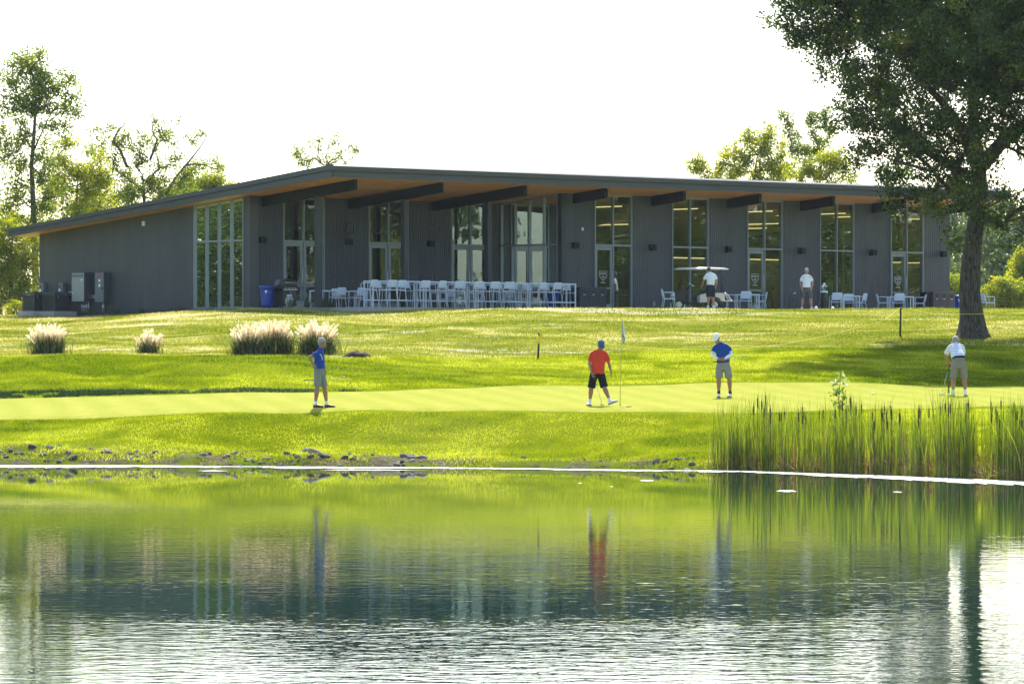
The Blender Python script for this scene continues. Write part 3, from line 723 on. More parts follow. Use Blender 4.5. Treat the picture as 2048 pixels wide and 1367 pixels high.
def condenser(px, off, label):
    Y = 183.2 + (.5 if px < 80 else 0); X = (px-1024)/F*Y; g = gz(X, Y)
    p = empty('concrete_pad', (X, Y, g-.1), BR, 'concrete pad under the ' + label, 'pad', 'condenser pads')
    MB().box(-.58, .58, -.52, .52, 0, .30).build('slab', M['conc'], p, bevel=.015)
    t = empty('air_conditioner', (X, Y, g+.2), BR, 'dark air conditioning condenser, ' + label, 'air conditioner', 'air conditioning condensers on pads')
    MB().box(-.44, .44, -.4, .4, 0, .06).box(-.44, .44, -.4, .4, .66, .74).box(-.44,-.40,-.4,-.36,.06,.66).box(.40,.44,-.4,-.36,.06,.66).box(-.44,-.40,.36,.4,.06,.66).box(.4,.44,.36,.4,.06,.66).build('case', M['acm'], t, bevel=.01)
    gr = MB()
    for k in range(16):
        z = .08 + k*.036; gr.box(-.43, .43, -.395, -.38, z, z+.018); gr.box(-.43, -.415, -.38, .38, z, z+.018); gr.box(.415, .43, -.38, .38, z, z+.018); gr.box(-.43, .43, .38, .395, z, z+.018)
    gr.build('louvres', M['acm'], t); MB().box(-.40, .40, -.36, .36, .06, .64).build('coil', M['black'], t)
    fg = MB()
    for k in range(5): fg.tube([(math.cos(a)*(.08+.06*k), math.sin(a)*(.08+.06*k), .76) for a in np.linspace(0, 2*math.pi, 25)], .006, 4)
    fg.build('fan_guard', M['black'], t)
    MB().box(-.30, -.24, -.402, -.397, .55, .6).build('badge', M['steel'], t)
condenser(74, 1.3, 'left of the two'); condenser(115, 1.0, 'right of the two')

# ------------------------------------------------------------ seating and tables on the patio
def make_chair(name, seat_h, back_top, arms=True, bar=False):
    t = empty(name, (0, 0, 0)); w_ = .23; sh = seat_h
    st = MB(); NX, NY = 6, 5
    vs = []
    for j in range(NY+1):
        for i in range(NX+1):
            x = -w_*.96 + 2*w_*.96*i/NX; y = -.2 + .41*j/NY
            vs.append((x, y, sh - .012*math.cos(x/w_*1.5) - (.012 if j == NY else 0)))
    b = len(vs); vs += [(x, y, z-.022) for x, y, z in vs]
    fs = []
    for j in range(NY):
        for i in range(NX):
            a = j*(NX+1)+i; q = (a, a+1, a+NX+2, a+NX+1); fs.append(q); fs.append(tuple(b+k for k in q[::-1]))
    def rim(seq):
        for p, q in zip(seq, seq[1:]): fs.append((p, q, b+q, b+p))
    rim(list(range(0, NX+1))[::-1]); rim([j*(NX+1)+NX for j in range(NY+1)][::-1]); rim(list(range(NY*(NX+1), NY*(NX+1)+NX+1))); rim([j*(NX+1) for j in range(NY+1)])
    st.add(vs, fs, True); st.build('seat', M['whitep'], t)
    bk = MB(); vs = []; NZ = 6; z0 = sh + (.075 if bar else .05); z1 = back_top
    for j in range(NZ+1):
        q = j/NZ; ww = w_*(1 - .10*q - (.10 if j == NZ else 0) - (.05 if j == 0 else 0))
        for i in range(NX+1):
            x = -ww + 2*ww*i/NX; vs.append((x, -.215 - .07*q - .035*math.cos(x/w_*1.4), z0 + (z1-z0)*q))
    b = len(vs); vs += [(x, y+.018, z) for x, y, z in vs]; fs = []
    for j in range(NZ):
        for i in range(NX):
            a = j*(NX+1)+i; q = (a, a+1, a+NX+2, a+NX+1); fs.append(q); fs.append(tuple(b+k for k in q[::-1]))
    rim(list(range(0, NX+1))[::-1]); rim([j*(NX+1)+NX for j in range(NZ+1)][::-1]); rim(list(range(NZ*(NX+1), NZ*(NX+1)+NX+1))); rim([j*(NX+1) for j in range(NZ+1)])
    bk.add(vs, fs, True); bk.build('backrest', M['whitep'], t)
    r = .013
    sp = .05 if bar else .02
    for sx in (-1, 1):
        x = sx*(w_+.005)
        MB().tube([(x+sx*sp*.6, .20+sp, 0), (x, .18, sh-.02), (x, .18, sh+.21), (x, .14, sh+.225)], r, 8).build('leg', M['white'], t)
        MB().tube([(x+sx*sp*.6, -.24-sp*1.6, 0), (x, -.20, sh-.02), (x-sx*.01, -.235, z0+.02), (x-sx*.03, -.29, z1-.04)], r, 8).build('leg', M['white'], t)
        if arms: MB().tube([(x, .16, sh+.222), (x, 0, sh+.23), (x, -.24, sh+.225)], .014, 8).build('armrest', M['white'], t)
        MB().tube([(x, .18, sh-.03), (x, -.2, sh-.03)], .011, 6).build('side_rail', M['white'], t)
        if bar: MB().tube([(x+sx*.015, .215, .30), (x+sx*.015, -.25, .30)], .011, 6).build('stretcher', M['white'], t)
    MB().tube([(-w_, -.2, sh-.03), (w_, -.2, sh-.03)], .011, 6).build('seat_rail', M['white'], t)
    if bar: MB().tube([(-w_-.01, .215, .30), (w_+.01, .215, .30)], .013, 6).tube([(-w_-.01, -.25, .30), (w_+.01, -.25, .30)], .011, 6).build('footrest', M['white'], t)
    return t
used = {}
def place(proto, x, v_, face, label, cat, group, jit=3, turn=0):
    o = proto if not used.get(proto.name) else copy_tree(proto)
    used[proto.name] = True
    o.location = W(at_v(x, v_), v_, 0); o.rotation_euler = (0, 0, (BR if x < 1300 else R(4)) + R(face) + R(random.uniform(-jit, jit)))
    return tag(o, label, cat, group)
stool = make_chair('bar_stool', .70, 1.045, True, True)
ordn = ['first','second','third','fourth','fifth','sixth','seventh','eighth','ninth','tenth','eleventh','twelfth']
near = [737, 776, 794, 843, 875, 912, 951, 983, 1013, 1076, 1106]
farr = [762, 817, 856, 895, 931, 968, 1003, 1035, 1063, 1094, 1142]
for i, x in enumerate(near):
    place(stool, x, 5.25, random.choice([0, 0, 8, -8]), f'white bar stool on the lawn side of the high tables, {ordn[i]} from the left', 'bar stool', 'white bar stools at the high tables', 10)
for i, x in enumerate(farr):
    place(stool, x, 3.95, 180 + random.choice([0, 6, -6]), f'white bar stool on the wall side of the high tables, {ordn[i]} from the left', 'bar stool', 'white bar stools at the high tables', 10)
def bar_table(x0, x1, v0, v1, h, label, cat, group, foot=True, th=.05):
    ua = at_v(x0, v1); ub = at_v(x1, v1); Lx = ub - ua; D = v1 - v0
    t = empty('bar_table' if foot else 'patio_table', W(ua, v1, 0), BR, label, cat, group)
    if x0 > 1300:
        Lx = (x1-x0)/49.0; t.location = W(at_v((x0+x1)/2, (v0+v1)/2), (v0+v1)/2, 0); t.rotation_euler = (0, 0, R(4)); m_ = Matrix.Rotation(R(4), 3, 'Z') @ Vector((Lx/2, D/2, 0)); t.location -= m_
    MB().box(0, Lx, 0, D, h-th, h).build('tabletop', M['white'], t, bevel=.006)
    for x in (.0, Lx-.055):
        for y in (.0, D-.055): MB().box(x+.004, x+.051, y+.004, y+.051, 0, h-th-.001).build('leg', M['white'], t)
    if foot: MB().box(.055, Lx-.055, .012, .045, .27, .31).box(.055, Lx-.055, D-.045, D-.012, .27, .31).box(.012, .045, .055, D-.055, .27, .31).box(Lx-.045, Lx-.012, .055, D-.055, .27, .31).build('footrest', M['white'], t)
    return t
for i, (a, b) in enumerate([(746, 849), (851.5, 953), (955.5, 1057), (1059.5, 1152.5)]):
    bar_table(a, b, 4.36, 4.92, 1.03, f'long white bar-height table, {ordn[i]} of four in a row from the left', 'table', 'row of high tables on the patio')
# low chairs and tables
chair = make_chair('patio_chair', .44, .80)
lw = 'white low patio chairs'
bar_table(644, 735, 1.2, 1.95, .70, 'low white table by the porch, left of the high tables', 'table', 'low patio tables', False)
place(chair, 674, 2.35, 0, 'low white chair nearest the porch post at the low table', 'chair', lw)
place(chair, 714, 2.35, 0, 'low white chair just left of the first high table', 'chair', lw)
place(chair, 681, .85, 180, 'low white chair on the wall side of the low porch table, half hidden', 'chair', lw)
for i, x in enumerate((893, 907, 963, 1008)): place(chair, x, 2.0, [0, 180, 0, 90][i], f'low white chair behind the high tables, {ordn[i]} from the left', 'chair', lw)
bar_table(880, 985, 1.1, 1.7, .70, 'low white table glimpsed behind the high tables', 'table', 'low patio tables', False)
place(chair, 1338, 8.2, -90, 'low white chair in front of the golf cart nose', 'chair', lw)
bar_table(1343, 1368, 4.6, 5.4, .70, 'low white table behind the golf cart nose', 'table', 'low patio tables', False)
bar_table(1471, 1517, 4.9, 5.7, .70, 'low white square table between the cart and the standing man', 'table', 'low patio tables', False)
place(chair, 1465, 5.3, -90, 'low white chair seen side-on, left of the table beside the cart', 'chair', lw)
place(chair, 1489, 6.0, 8, 'low white chair with its back to the lawn at the table beside the cart', 'chair', lw)
place(chair, 1519, 5.3, 90, 'low white chair seen side-on, right of the table beside the cart', 'chair', lw)
bar_table(1683, 1718, 4.9, 5.7, .70, 'low white square table right of the golf bag', 'table', 'low patio tables', False)
place(chair, 1672, 5.9, 4, 'low white chair just right of the golf bag', 'chair', lw)
place(chair, 1699, 4.6, 180, 'low white chair on the wall side of the table by the golf bag', 'chair', lw)
place(chair, 1718, 5.4, 60, 'low white chair right of the table by the golf bag', 'chair', lw)
bar_table(1775, 1826, 4.9, 5.7, .70, 'low white square table before the last tall window', 'table', 'low patio tables', False)
place(chair, 1767, 5.3, -90, 'low white chair seen side-on, left of the table by the last window', 'chair', lw)
place(chair, 1797, 6.0, 0, 'low white chair with its back to the lawn by the last window', 'chair', lw)
place(chair, 1838, 5.3, 90, 'low white chair seen side-on, right of the table by the last window', 'chair', lw)
place(chair, 1976, 8.6, -70, 'sunlit white chair right of the oak trunk', 'chair', lw)

# ------------------------------------------------------------ bins, grill, cart, bag
def at_item(name, x, v_, label, cat, group=None, rz=0): return empty(name, W(at_v(x, v_), v_, 0), BR + R(rz), label, cat, group)
def blue_bin(x, v_, label, s=1.0, mark=True):
    t = at_item('recycling_bin', x, v_, label, 'bin', 'blue recycling bins', rz=-18)
    prof = [(.0,.19),(.08,.20),(.6,.25),(.78,.275),(.80,.295),(.86,.295),(.86,.27)]
    MB().rings([(0,0,z*s,r*s*1.08,r*s*1.0) for z, r in prof], 28).build('body', M['blue'], t)
    MB().rings([(0,0,.83*s,.25*s,.23*s),(0,0,.865*s,.27*s,.25*s),(0,0,.885*s,.2*s,.18*s)], 28).build('liner', M['black'], t)
    MB().box(-.1,.1,-.305*s,-.25*s,.55*s,.63*s).build('handle', M['blue'], t, bevel=.012)
    if mark:
        e = MB(); y = -.262
        e.add([(-.2,y,.62),(-.10,y-.02,.62),(-.15,y-.014,.50)], [(0,1,2)]); e.add([(-.2,y+.004,.625),(-.1,y-.016,.625),(-.1,y-.008,.63),(-.2,y+.012,.63)], [(0,1,2,3)])
        e.build('emblem', M['sticker'], t)
b1 = blue_bin(534, 3.5, 'large round blue recycling bin beside the black grill', .92)
blue_bin(548, 3.15, 'blue recycling bin half hidden behind the larger one at the grill', .86, False)
blue_bin(1106, 3.9, 'blue recycling bin glimpsed behind the last bar stools', .8, False)
blue_bin(1918, 4.6, 'blue recycling bin peeking out left of the oak trunk', .9)
def triple(xs_, v_, mat, lab, wd):
    for i, x in enumerate(xs_):
        t = at_item('litter_bin', x, v_, f'{lab}, {["left","middle","right"][i]} of the three', 'bin', 'square dark litter bins')
        h = .92
        MB().box(-wd/2+.006, wd/2-.006, -.24, .24, 0, h*.62).build('body', mat, t, bevel=.012)
        MB().box(-wd/2+.002, wd/2-.002, -.25, .25, h*.625, h).build('hood', mat, t, bevel=.02)
        MB().box(-.12, .12, -.254, -.249, h*.78, h*.84).box(-.05, .05, -.2545, -.2485, h*.73, h*.90).build('opening', M['black'], t)
        MB().box(-.055, .055, -.255, -.25, h*.655, h*.68).build('label_plate', M['sticker'], t)
triple([1160, 1178.5, 1196], 4.2, M['binblk'], 'charcoal litter bin between the bar stools and the first glass door', .50)
triple([1865, 1879.5, 1894.5], 5.0, M['binbr'], 'grey-brown litter bin left of the oak trunk', .47)
t = at_item('storage_box', 1852, 4.9, 'black box bin standing left of the grey-brown litter bins', 'bin'); MB().box(-.16,.16,-.2,.2,0,.86).box(-.17,.17,-.21,.21,.86,.90).build('body', M['black'], t, bevel=.015)
# grill
t = at_item('grill', 572, 3.9, 'black gas grill with open front beside the blue bin', 'grill', rz=0)
MB().box(-.32,.32,-.22,.24,.06,.62).build('cabinet', M['black'], t, bevel=.015)
MB().box(-.34,.34,-.25,.26,.62,.76).build('firebox', M['black'], t, bevel=.01)
MB().tube([(-.34,.0,.84),(.34,.0,.84)], [(.27,.22),(.27,.22)], 20).build('lid', M['black'], t)
MB().box(-.34,.34,-.275,-.245,.64,.67).build('control_panel', M['steel'], t)
for k in range(4): MB().cyl((-.22+k*.15, 0, .71), .024, 'y', -.28, -.25, 12).build('knob', M['steel'], t)
MB().box(-.60,-.345,-.2,.22,.72,.75).build('side_shelf', M['black'], t, bevel=.006); MB().box(.345,.62,-.2,.22,.72,.75).build('side_shelf', M['black'], t, bevel=.006)
MB().tube([(-.28,-.29,.92),(.28,-.29,.92)], .014, 8).build('handle', M['steel'], t)
for sx in (-.28, .28): MB().cyl((sx, .0, .05), .05, 'x', sx-.02, sx+.02).build('wheel', M['black'], t)
MB().box(.03,.05,-.235,-.222,.1,.58).build('door_handle', M['steel'], t)
t = at_item('propane_tank', 579, 4.5, 'pale grey propane tank standing before the black grill', 'gas tank')
MB().rings([(0,0,0,.12,.12),(0,0,.03,.13,.13),(0,0,.04,.10,.10),(0,0,.07,.13,.13),(0,0,.13,.155,.155),(0,0,.29,.155,.155),(0,0,.36,.12,.12),(0,0,.38,.06,.06)], 24).build('body', M['cabg'], t)
MB().rings([(0,0,.36,.11,.11),(0,0,.46,.11,.11),(0,0,.465,.09,.09)], 20).build('collar', M['steel'], t); MB().cyl((0,0,0), .03, 'z', .46, .50).build('valve', M['black'], t)
# rocks at the door foot
for i, (x, v_, r_) in enumerate([(595, .6, .22), (606, .75, .27), (617, .6, .2)]):
    mb = MB().ball((0, 0, .12), (r_, r_*.8, .2), 10, 7)
    mb.v = [(a+random.uniform(-.02,.02), b+random.uniform(-.02,.02), c+random.uniform(-.02,.02)) for a, b, c in mb.v]
    o = mb.build('planter_stone', M['cabg']); o.location = W(at_v(x, v_), v_, 0)
    tag(o, ['left', 'large middle', 'right'][i] + ' pale stone of the small heap at the foot of the first glass doors', 'stone', 'stones by the porch doors')

def golf_cart(x, v_):
    t = at_item('golf_cart', x, v_, 'cream and black golf cart parked on the patio facing left', 'golf cart', rz=-40)
    # local x to the right (rear), y away; nose at -x
    for sx, sy in ((-.86, -.48), (-.86, .48), (.62, -.5), (.62, .5)):
        wh = MB().cyl((sx, 0, .22), .22, 'y', sy-.09, sy+.09, 24).build('wheel', M['tyre'], t, bevel=.02)
        s_ = -1 if sy < 0 else 1
        MB().cyl((sx, 0, .22), .13, 'y', sy+s_*.088, sy+s_*.105, 18).build('rim', M['steel'], wh)
        sp = MB()
        for k in range(5):
            a = k*2*math.pi/5; sp.tube([(sx, sy+s_*.108, .22), (sx+.12*math.cos(a), sy+s_*.112, .22+.12*math.sin(a))], .018, 6)
        sp.build('spokes', M['white'], wh)
    MB().box(-.95, 1.05, -.42, .42, .24, .32).build('chassis', M['black'], t)
    body = MB().prism([(.00,.30),(.00,.62),(.10,.66),(.34,.72),(.95,.72),(1.02,.66),(1.05,.36),(.88,.36),(.84,.46),(.74,.53),(.60,.54),(.46,.52),(.36,.43),(.33,.32)], 'y', -.55, .55)
    body.build('rear_body', M['cream'], t, bevel=.02)
    cowl = MB().prism([(-1.12,.30),(-1.15,.46),(-1.05,.60),(-.80,.84),(-.58,.90),(-.52,.84),(-.52,.32)], 'y', -.52, .52)
    cowl.build('front_cowl', M['black'], t, bevel=.03)
    MB().box(-.55, .05, -.50, .50, .28, .33).build('floor_board', M['black'], t)
    MB().prism([(-1.17,.38),(-1.17,.50),(-1.10,.50),(-1.10,.38)], 'y', -.45, .45).build('front_bumper', M['black'], t, bevel=.01)
    for sy in (-.36, .36): MB().ball((-1.06, sy, .60), (.05, .07, .05), 10, 6).build('headlight', M['sticker'], t)
    MB().box(.10, .62, -.5, .5, .74, .84).build('seat', M['black'], t, bevel=.03)
    MB().prism([(.56,.84),(.66,1.20),(.76,1.20),(.70,.84)], 'y', -.5, .5).build('seat_back', M['black'], t, bevel=.03)
    for sy in (-.53, .53): MB().tube([(.42,sy,.72),(.44,sy,.98),(.52,sy,1.14),(.64,sy,1.20),(.72,sy,1.12)], .026, 8).build('hip_rail', M['cream'], t)
    MB().prism([(.98,.36),(1.02,.62),(1.16,.40),(1.30,.40),(1.30,.34)], 'y', -.5, .5).build('bag_well', M['black'], t)
    MB().tube([(1.02,-.5,.72),(1.16,-.5,.64),(1.25,-.5,.5),(1.30,-.5,.40)], .03, 8).build('fender', M['cream'], t)
    MB().tube([(1.02,.5,.72),(1.16,.5,.64),(1.25,.5,.5),(1.30,.5,.40)], .03, 8).build('fender', M['cream'], t)
    MB().box(1.0, 1.36, -.52, .52, .35, .41).build('rear_bumper', M['cream'], t, bevel=.02)
    for sy in (-.47, .47):
        MB().tube([(-.80,sy,.84),(-.62,sy,1.72)], .018, 8).build('front_strut', M['black'], t)
        MB().tube([(.98,sy,.72),(1.02,sy,1.30),(.86,sy,1.72)], .018, 8).build('rear_strut', M['black'], t)
    MB().rings([(.12,0,1.70,1.10,.60),(.12,0,1.72,1.14,.64),(.12,0,1.76,1.12,.63),(.12,0,1.80,.95,.5),(.12,0,1.815,.6,.3)], 36).build('roof', M['cream'], t)
    MB().tube([(-.52,-.25,.86),(-.34,-.25,1.06)], .022, 8).build('steering_column', M['black'], t)
    cs_ = [(-.33 + .13*math.cos(a)*.6, -.25 + .18*math.sin(a), 1.08 + .13*math.cos(a)*.9) for a in np.linspace(0, 2*math.pi, 22)]
    MB().tube(cs_, .014, 6).build('steering_wheel', M['black'], t)
    MB().prism([(-.40,1.15),(-.20,1.02),(-.22,.99),(-.42,1.12)], 'y', -.33, -.17).build('score_card', M['sticker'], t)
    return t
cart = golf_cart(1397, 8.0); cart.scale = (.95, .95, .92)
# stand bag
def golf_bag(x, v_):
    t = at_item('golf_bag', x, v_, 'black golf stand bag with white club heads beside the standing man', 'golf bag')
    MB().tube([(0, 0, .02), (.0, 0, .3), (.015, .0, .62), (.02, .0, .74)], [(.13,.12), (.145,.13), (.13,.12), (.15,.13)], 16).build('bag', M['black'], t)
    MB().tube([(.02, 0, .74), (.02, 0, .80)], [.16, .15], 16).build('rim', M['whitep'], t)
    MB().box(-.1, .12, -.19, -.13, .12, .48).build('pocket', M['black'], t, bevel=.03)
    for sx in (-.2, .2): MB().tube([(.0, -.02, .62), (sx, .32, 0)], .011, 6).build('stand_leg', M['steel'], t)
    for k, (dx, dz, m_) in enumerate([(-.06, .98, 'whitep'), (.02, 1.06, 'shoe_w'), (.10, .97, 'steel'), (-.10, .90, 'steel'), (.05, .92, 'black')]):
        c_ = MB().tube([(.02, 0, .6), (.02+dx, 0, dz)], .008, 6).ball((.02+dx-.03, -.02, dz+.02), (.075, .05, .04) if k < 3 else (.05, .03, .03), 10, 6)
        c_.build('club', M[m_], t)
golf_bag(1647.5, 8.6)
t = at_item('bag_rack', 1590, 8.4, 'thin black metal bag rack with curved top left of the standing man', 'rack')
MB().tube([(-.3,0,0),(-.3,0,.45),(-.22,0,.60),(-.08,0,.68),(.05,0,.62),(.1,0,.5),(.1,0,0)], .012, 6).tube([(-.3,0,.42),(.32,0,.42),(.34,0,.34)], .010, 6).build('frame', M['black'], t)
MB().ball((-.04, -.02, .70), (.07, .03, .022), 10, 6).build('club_head', M['sticker'], t)
for i, (x, z) in enumerate([(1632, .05), (1665.5, .05)]):
    t = at_item('golf_ball', x, 9.4, ['white ball-shaped marker left of the golf bag', 'white ball-shaped marker right of the golf bag'][i], 'marker'); MB().ball((0,0,.10), .075, 12, 8).build('ball', M['sticker'], t)

# ------------------------------------------------------------ people
class Body(MB):
    def loft(s, secs, lat, seg=18):
        """secs: (centre, half width, half depth); lat: sideways direction"""
        lat = Vector(lat).normalized(); C_ = [Vector(c[0]) for c in secs]; n = len(secs); vs = []; fs = []
        for i in range(n):
            d = (C_[min(i+1, n-1)] - C_[max(i-1, 0)]).normalized()
            l = (lat - d*lat.dot(d)).normalized(); q = d.cross(l).normalized()
            for k in range(seg):
                t = 2*math.pi*k/seg; ct, st = math.cos(t), math.sin(t)
                e = .85
                vs.append(C_[i] + l*secs[i][1]*math.copysign(abs(ct)**e, ct) + q*secs[i][2]*math.copysign(abs(st)**e, st))
        for i in range(n-1):
            for k in range(seg):
                k2 = (k+1) % seg; fs.append((i*seg+k, i*seg+k2, (i+1)*seg+k2, (i+1)*seg+k))
        fs.append(tuple(range(seg-1, -1, -1))); fs.append(tuple(range((n-1)*seg, n*seg)))
        return s.add(vs, fs, True)

def fuse(mb, name, mat, parent, voxel=.010, it=3, label=None):
    o = mb.build(name, mat, parent, label)
    r = o.modifiers.new('fuse', 'REMESH'); r.mode = 'VOXEL'; r.voxel_size = voxel; r.use_smooth_shade = True
    m = o.modifiers.new('relax', 'SMOOTH'); m.factor = .5; m.iterations = it
    return o
SKIN = pmat('skin', (.40, .20, .125), .55, .12, 12); SKIN2 = pmat('tanned_skin', (.30, .15, .095), .55, .12, 12)
HAIRG = pmat('grey_hair', (.25, .23, .21), .8, .2, 40); HAIRB = pmat('brown_hair', (.06, .035, .02), .8, .2, 40)
EYEW = pmat('eye_white', (.7, .68, .65), .3, .02); LIP = pmat('lips', (.28, .09, .07), .5, .05)

def hand(b, wrist, d, side, curl=.6, r=.0085):
    """palm, four unequal bent fingers and a thumb; d along the hand, side towards the thumb"""
    wv = Vector(wrist); d = Vector(d).normalized(); sd_ = Vector(side); sd_ = (sd_ - d*sd_.dot(d)).normalized(); nrm = d.cross(sd_).normalized()
    b.loft([(wv, .026, .019), (wv+d*.04, .038, .016), (wv+d*.085, .040, .014)], sd_, 12)
    for i, (o, L_) in enumerate([(.030, .072), (.010, .080), (-.010, .075), (-.030, .058)]):
        p0 = wv + d*.078 + sd_*o; dv = d
        pts = [p0]
        for k in range(3):
            a = curl*(.55 + .35*k); dv = (dv*math.cos(a) + nrm*math.sin(a)).normalized(); nn = nrm
            pts.append(pts[-1] + dv*L_*(.42, .32, .26)[k]); 
        b.limb(pts, [r*1.08, r, r*.95, r*.85], 8)
    t0 = wv + d*.025 + sd_*.03
    t1 = t0 + (sd_*.75 + d*.6 + nrm*.25).normalized()*.038; t2 = t1 + (sd_*.1 + d*.8 + nrm*.6).normalized()*.032
    b.limb([t0, t1, t2], [r*1.35, r*1.15, r], 8)

def head(b, c, fwd, up):
    """returns matrix of the head frame (forward is -y, up is z)"""
    f = Vector(fwd).normalized(); u = Vector(up); u = (u - f*u.dot(f)).normalized()
    # columns: x = sideways, y = backwards, z = up
    l = (-f).cross(u).normalized(); m = Matrix((l, -f, u)).transposed().to_4x4(); m.translation = Vector(c)
    h = MB()
    h.rings([(0,-.055,-.118,.028,.032),(0,-.045,-.104,.046,.052),(0,-.022,-.07,.062,.076),(0,-.008,-.03,.071,.090),(0,0,.02,.077,.098),(0,.004,.065,.072,.092),(0,.006,.098,.052,.068),(0,.008,.116,.022,.03)], 20)
    h.tube([(0,-.088,.03),(0,-.108,-.002),(0,-.112,-.026),(0,-.085,-.034)], [.009,.013,.016,.01], 8)
    h.tube([(-.045,-.084,.036),(0,-.094,.040),(.045,-.084,.036)], .010, 8)
    h.tube([(-.022,-.088,-.062),(0,-.094,-.062),(.022,-.088,-.062)], .008, 8)
    for sx in (-1, 1): h.ball((sx*.078, .008, -.008), (.012, .020, .030), 8, 6)
    h.rot(m); b.add(h.v, h.f, True)
    return m

def person(name, X, Y, label, J, shirt, shorts, skin=SKIN, shoes='shoe_w', sock='sock_w', cap=None, hair=HAIRG, lat=(1,0,0), slv=.48, belly=.0, fwd=(0,-1,0), hfwd=None, hup=(0,0,1), hem=None, sleeves_long=None, trims=None, scale=1.0, z=None, leglen=.10, palm=None, sunglass=False, toes=None, belt=None):
    zz = gz(X, Y) + .035 if z is None else z
    root = empty('person', (X, Y, zz), 0, label, 'person'); root.scale = (scale,)*3
    V = {k: Vector(v) for k, v in J.items()}
    lat = Vector(lat).normalized(); fw = Vector(fwd).normalized(); hf = Vector(hfwd or fwd)
    for s_ in 'LR': V['sh'+s_] = V['sh'+s_]*.93 + Vector((V['neck'].x, V['neck'].y, V['sh'+s_].z))*.07 - Vector((0,0,.025))
    b = Body()
    pel, chest, nk = V['pelvis'], V['chest'], V['neck']; mid = (pel + chest)*.5
    sp = (nk - chest).normalized()
    b.loft([(pel - Vector((0,0,.06)), .13, .10), (pel, .155, .105), (mid, .135, .10), (chest, .155, .11), (nk - sp*.06, .13, .08), (nk, .055, .055)], lat)
    b.limb([nk - sp*.05, V['head'] - Vector(hup).normalized()*.06 - hf.normalized()*.0], [.058, .054], 12)
    hm = head(b, V['head'], hf, hup)
    for s_ in 'LR':
        sh, el, wr = V['sh'+s_], V['el'+s_], V['wr'+s_]; hd = V['hd'+s_]
        b.limb([sh, (sh+el)*.5, el, el*.65+wr*.35, wr], [.052, .047, .038, .039, .025], 12)
        pl = (palm or {}).get(s_, fw)
        hand(b, wr, hd - wr, pl, curl=(J.get('curl'+s_, (.5,))[0] if isinstance(J.get('curl'+s_), tuple) else .5))
        hp, kn, an = V['hp'+s_], V['kn'+s_], V['an'+s_]
        b.limb([hp, (hp+kn)*.5, kn, kn*.72+an*.28, kn*.3+an*.7, an], [.09, .08, .060, .064, .043, .037], 14)
    fuse(b, 'body', skin, root, .0095, 2)
    # shirt
    s = Body(); bw = belly
    hz = hem or pel + Vector((0,0,.02))
    s.loft([(hz, .168+bw*.5, .125+bw), (hz*.6+chest*.4, .165+bw*.6, .125+bw), (chest, .180, .130), (chest*.45+nk*.55, .160, .105), (nk - sp*.03, .10, .075), (nk + sp*.018, .064, .064)], lat, 22)
    for s_ in 'LR':
        sh, el, wr = V['sh'+s_], V['el'+s_], V['wr'+s_]; d = (el - sh); e = sh + d*slv*1.25
        s.limb([nk - sp*.045, nk*.5+sh*.5 + Vector((0,0,.012)), sh, sh + d*.3], [.056, .056, .056, .062], 14)
        s.tube([sh, sh + d*.3, e], [.055, .064, .071], 14)
    so_ = fuse(s, 'shirt', shirt, root, .0115, 4)
    # collar
    cl = Body(); cl.loft([(nk - sp*.005, .074, .074), (nk + sp*.035, .066, .066)], lat, 16); cl.build('collar', shirt, so_)
    if trims:
        for pts, mt, rr in trims: MB().tube(pts, rr, 6).build('trim', mt, so_)
    # shorts
    q = Body(); top = hz + Vector((0,0,-.0)); 
    q.loft([(pel - Vector((0,0,.13)), .165, .125), (pel - Vector((0,0,.04)), .170+bw*.3, .128+bw*.5), (top + (chest-pel).normalized()*.035, .156+bw*.4, .115+bw*.8)], lat, 20)
    for s_ in 'LR':
        hp, kn = V['hp'+s_], V['kn'+s_]; d = kn - hp; e = hp + d*(1 - leglen)
        q.tube([hp - d*.05, hp + d*.3, hp+d*.65, e], [.103, .104, .100, .106], 16)
    fuse(q, 'shorts', shorts, root, .0125, 3)
    if belt:
        bl = Body(); bl.loft([(top + (chest-pel).normalized()*.0, .176+bw*.4, .135+bw*.8), (top + (chest-pel).normalized()*.035, .174+bw*.4, .134+bw*.8)], lat, 22); bl.build('belt', belt, root)
    if sleeves_long:
        for s_ in 'LR':
            el, wr, sh = V['el'+s_], V['wr'+s_], V['sh'+s_]
            MB().tube([sh*.45+el*.55, el, el*.6+wr*.4, wr], [.050, .046, .044, .032], 12).build('arm_sleeve', sleeves_long, root)
    # socks and shoes
    for s_ in 'LR':
        an, kn = V['an'+s_], V['kn'+s_]; up = (kn - an).normalized()
        MB().tube([an - up*.03, an + up*.03, an + up*.075], [.044, .043, .044], 12).build('sock', M[sock], root)
        tf = Vector((toes or {}).get(s_, fw)).normalized(); tl = Vector((-tf.y, tf.x, 0)).normalized()
        heel = an + Vector((0,0,-.045)) - tf*.04
        fs_ = Body(); dz = Vector((0,0,1))
        P = [(heel + dz*.0 - tf*.015, .030, .030), (heel + tf*.03 + dz*.005, .042, .045), (heel+tf*.10 + dz*.0, .046, .042), (heel+tf*.18 - dz*.012, .050, .032), (heel+tf*.235 - dz*.018, .042, .024), (heel+tf*.262 - dz*.022, .02, .014)]
        fs_.loft(P, tl, 14)
        shoe = fs_.build('shoe', M[shoes], root)
        sl_ = Body(); n_ = tf.cross(tl).normalized(); n_ = n_ if n_.z > 0 else -n_
        o_ = -n_*.040
        sl_.loft([(heel - tf*.02 + o_, .032, .010), (heel+tf*.05 + o_, .046, .011), (heel+tf*.18 + o_, .052, .011), (heel+tf*.25 + o_, .036, .009)], tl, 12)
        sl_.build('sole', M['sole'], shoe)
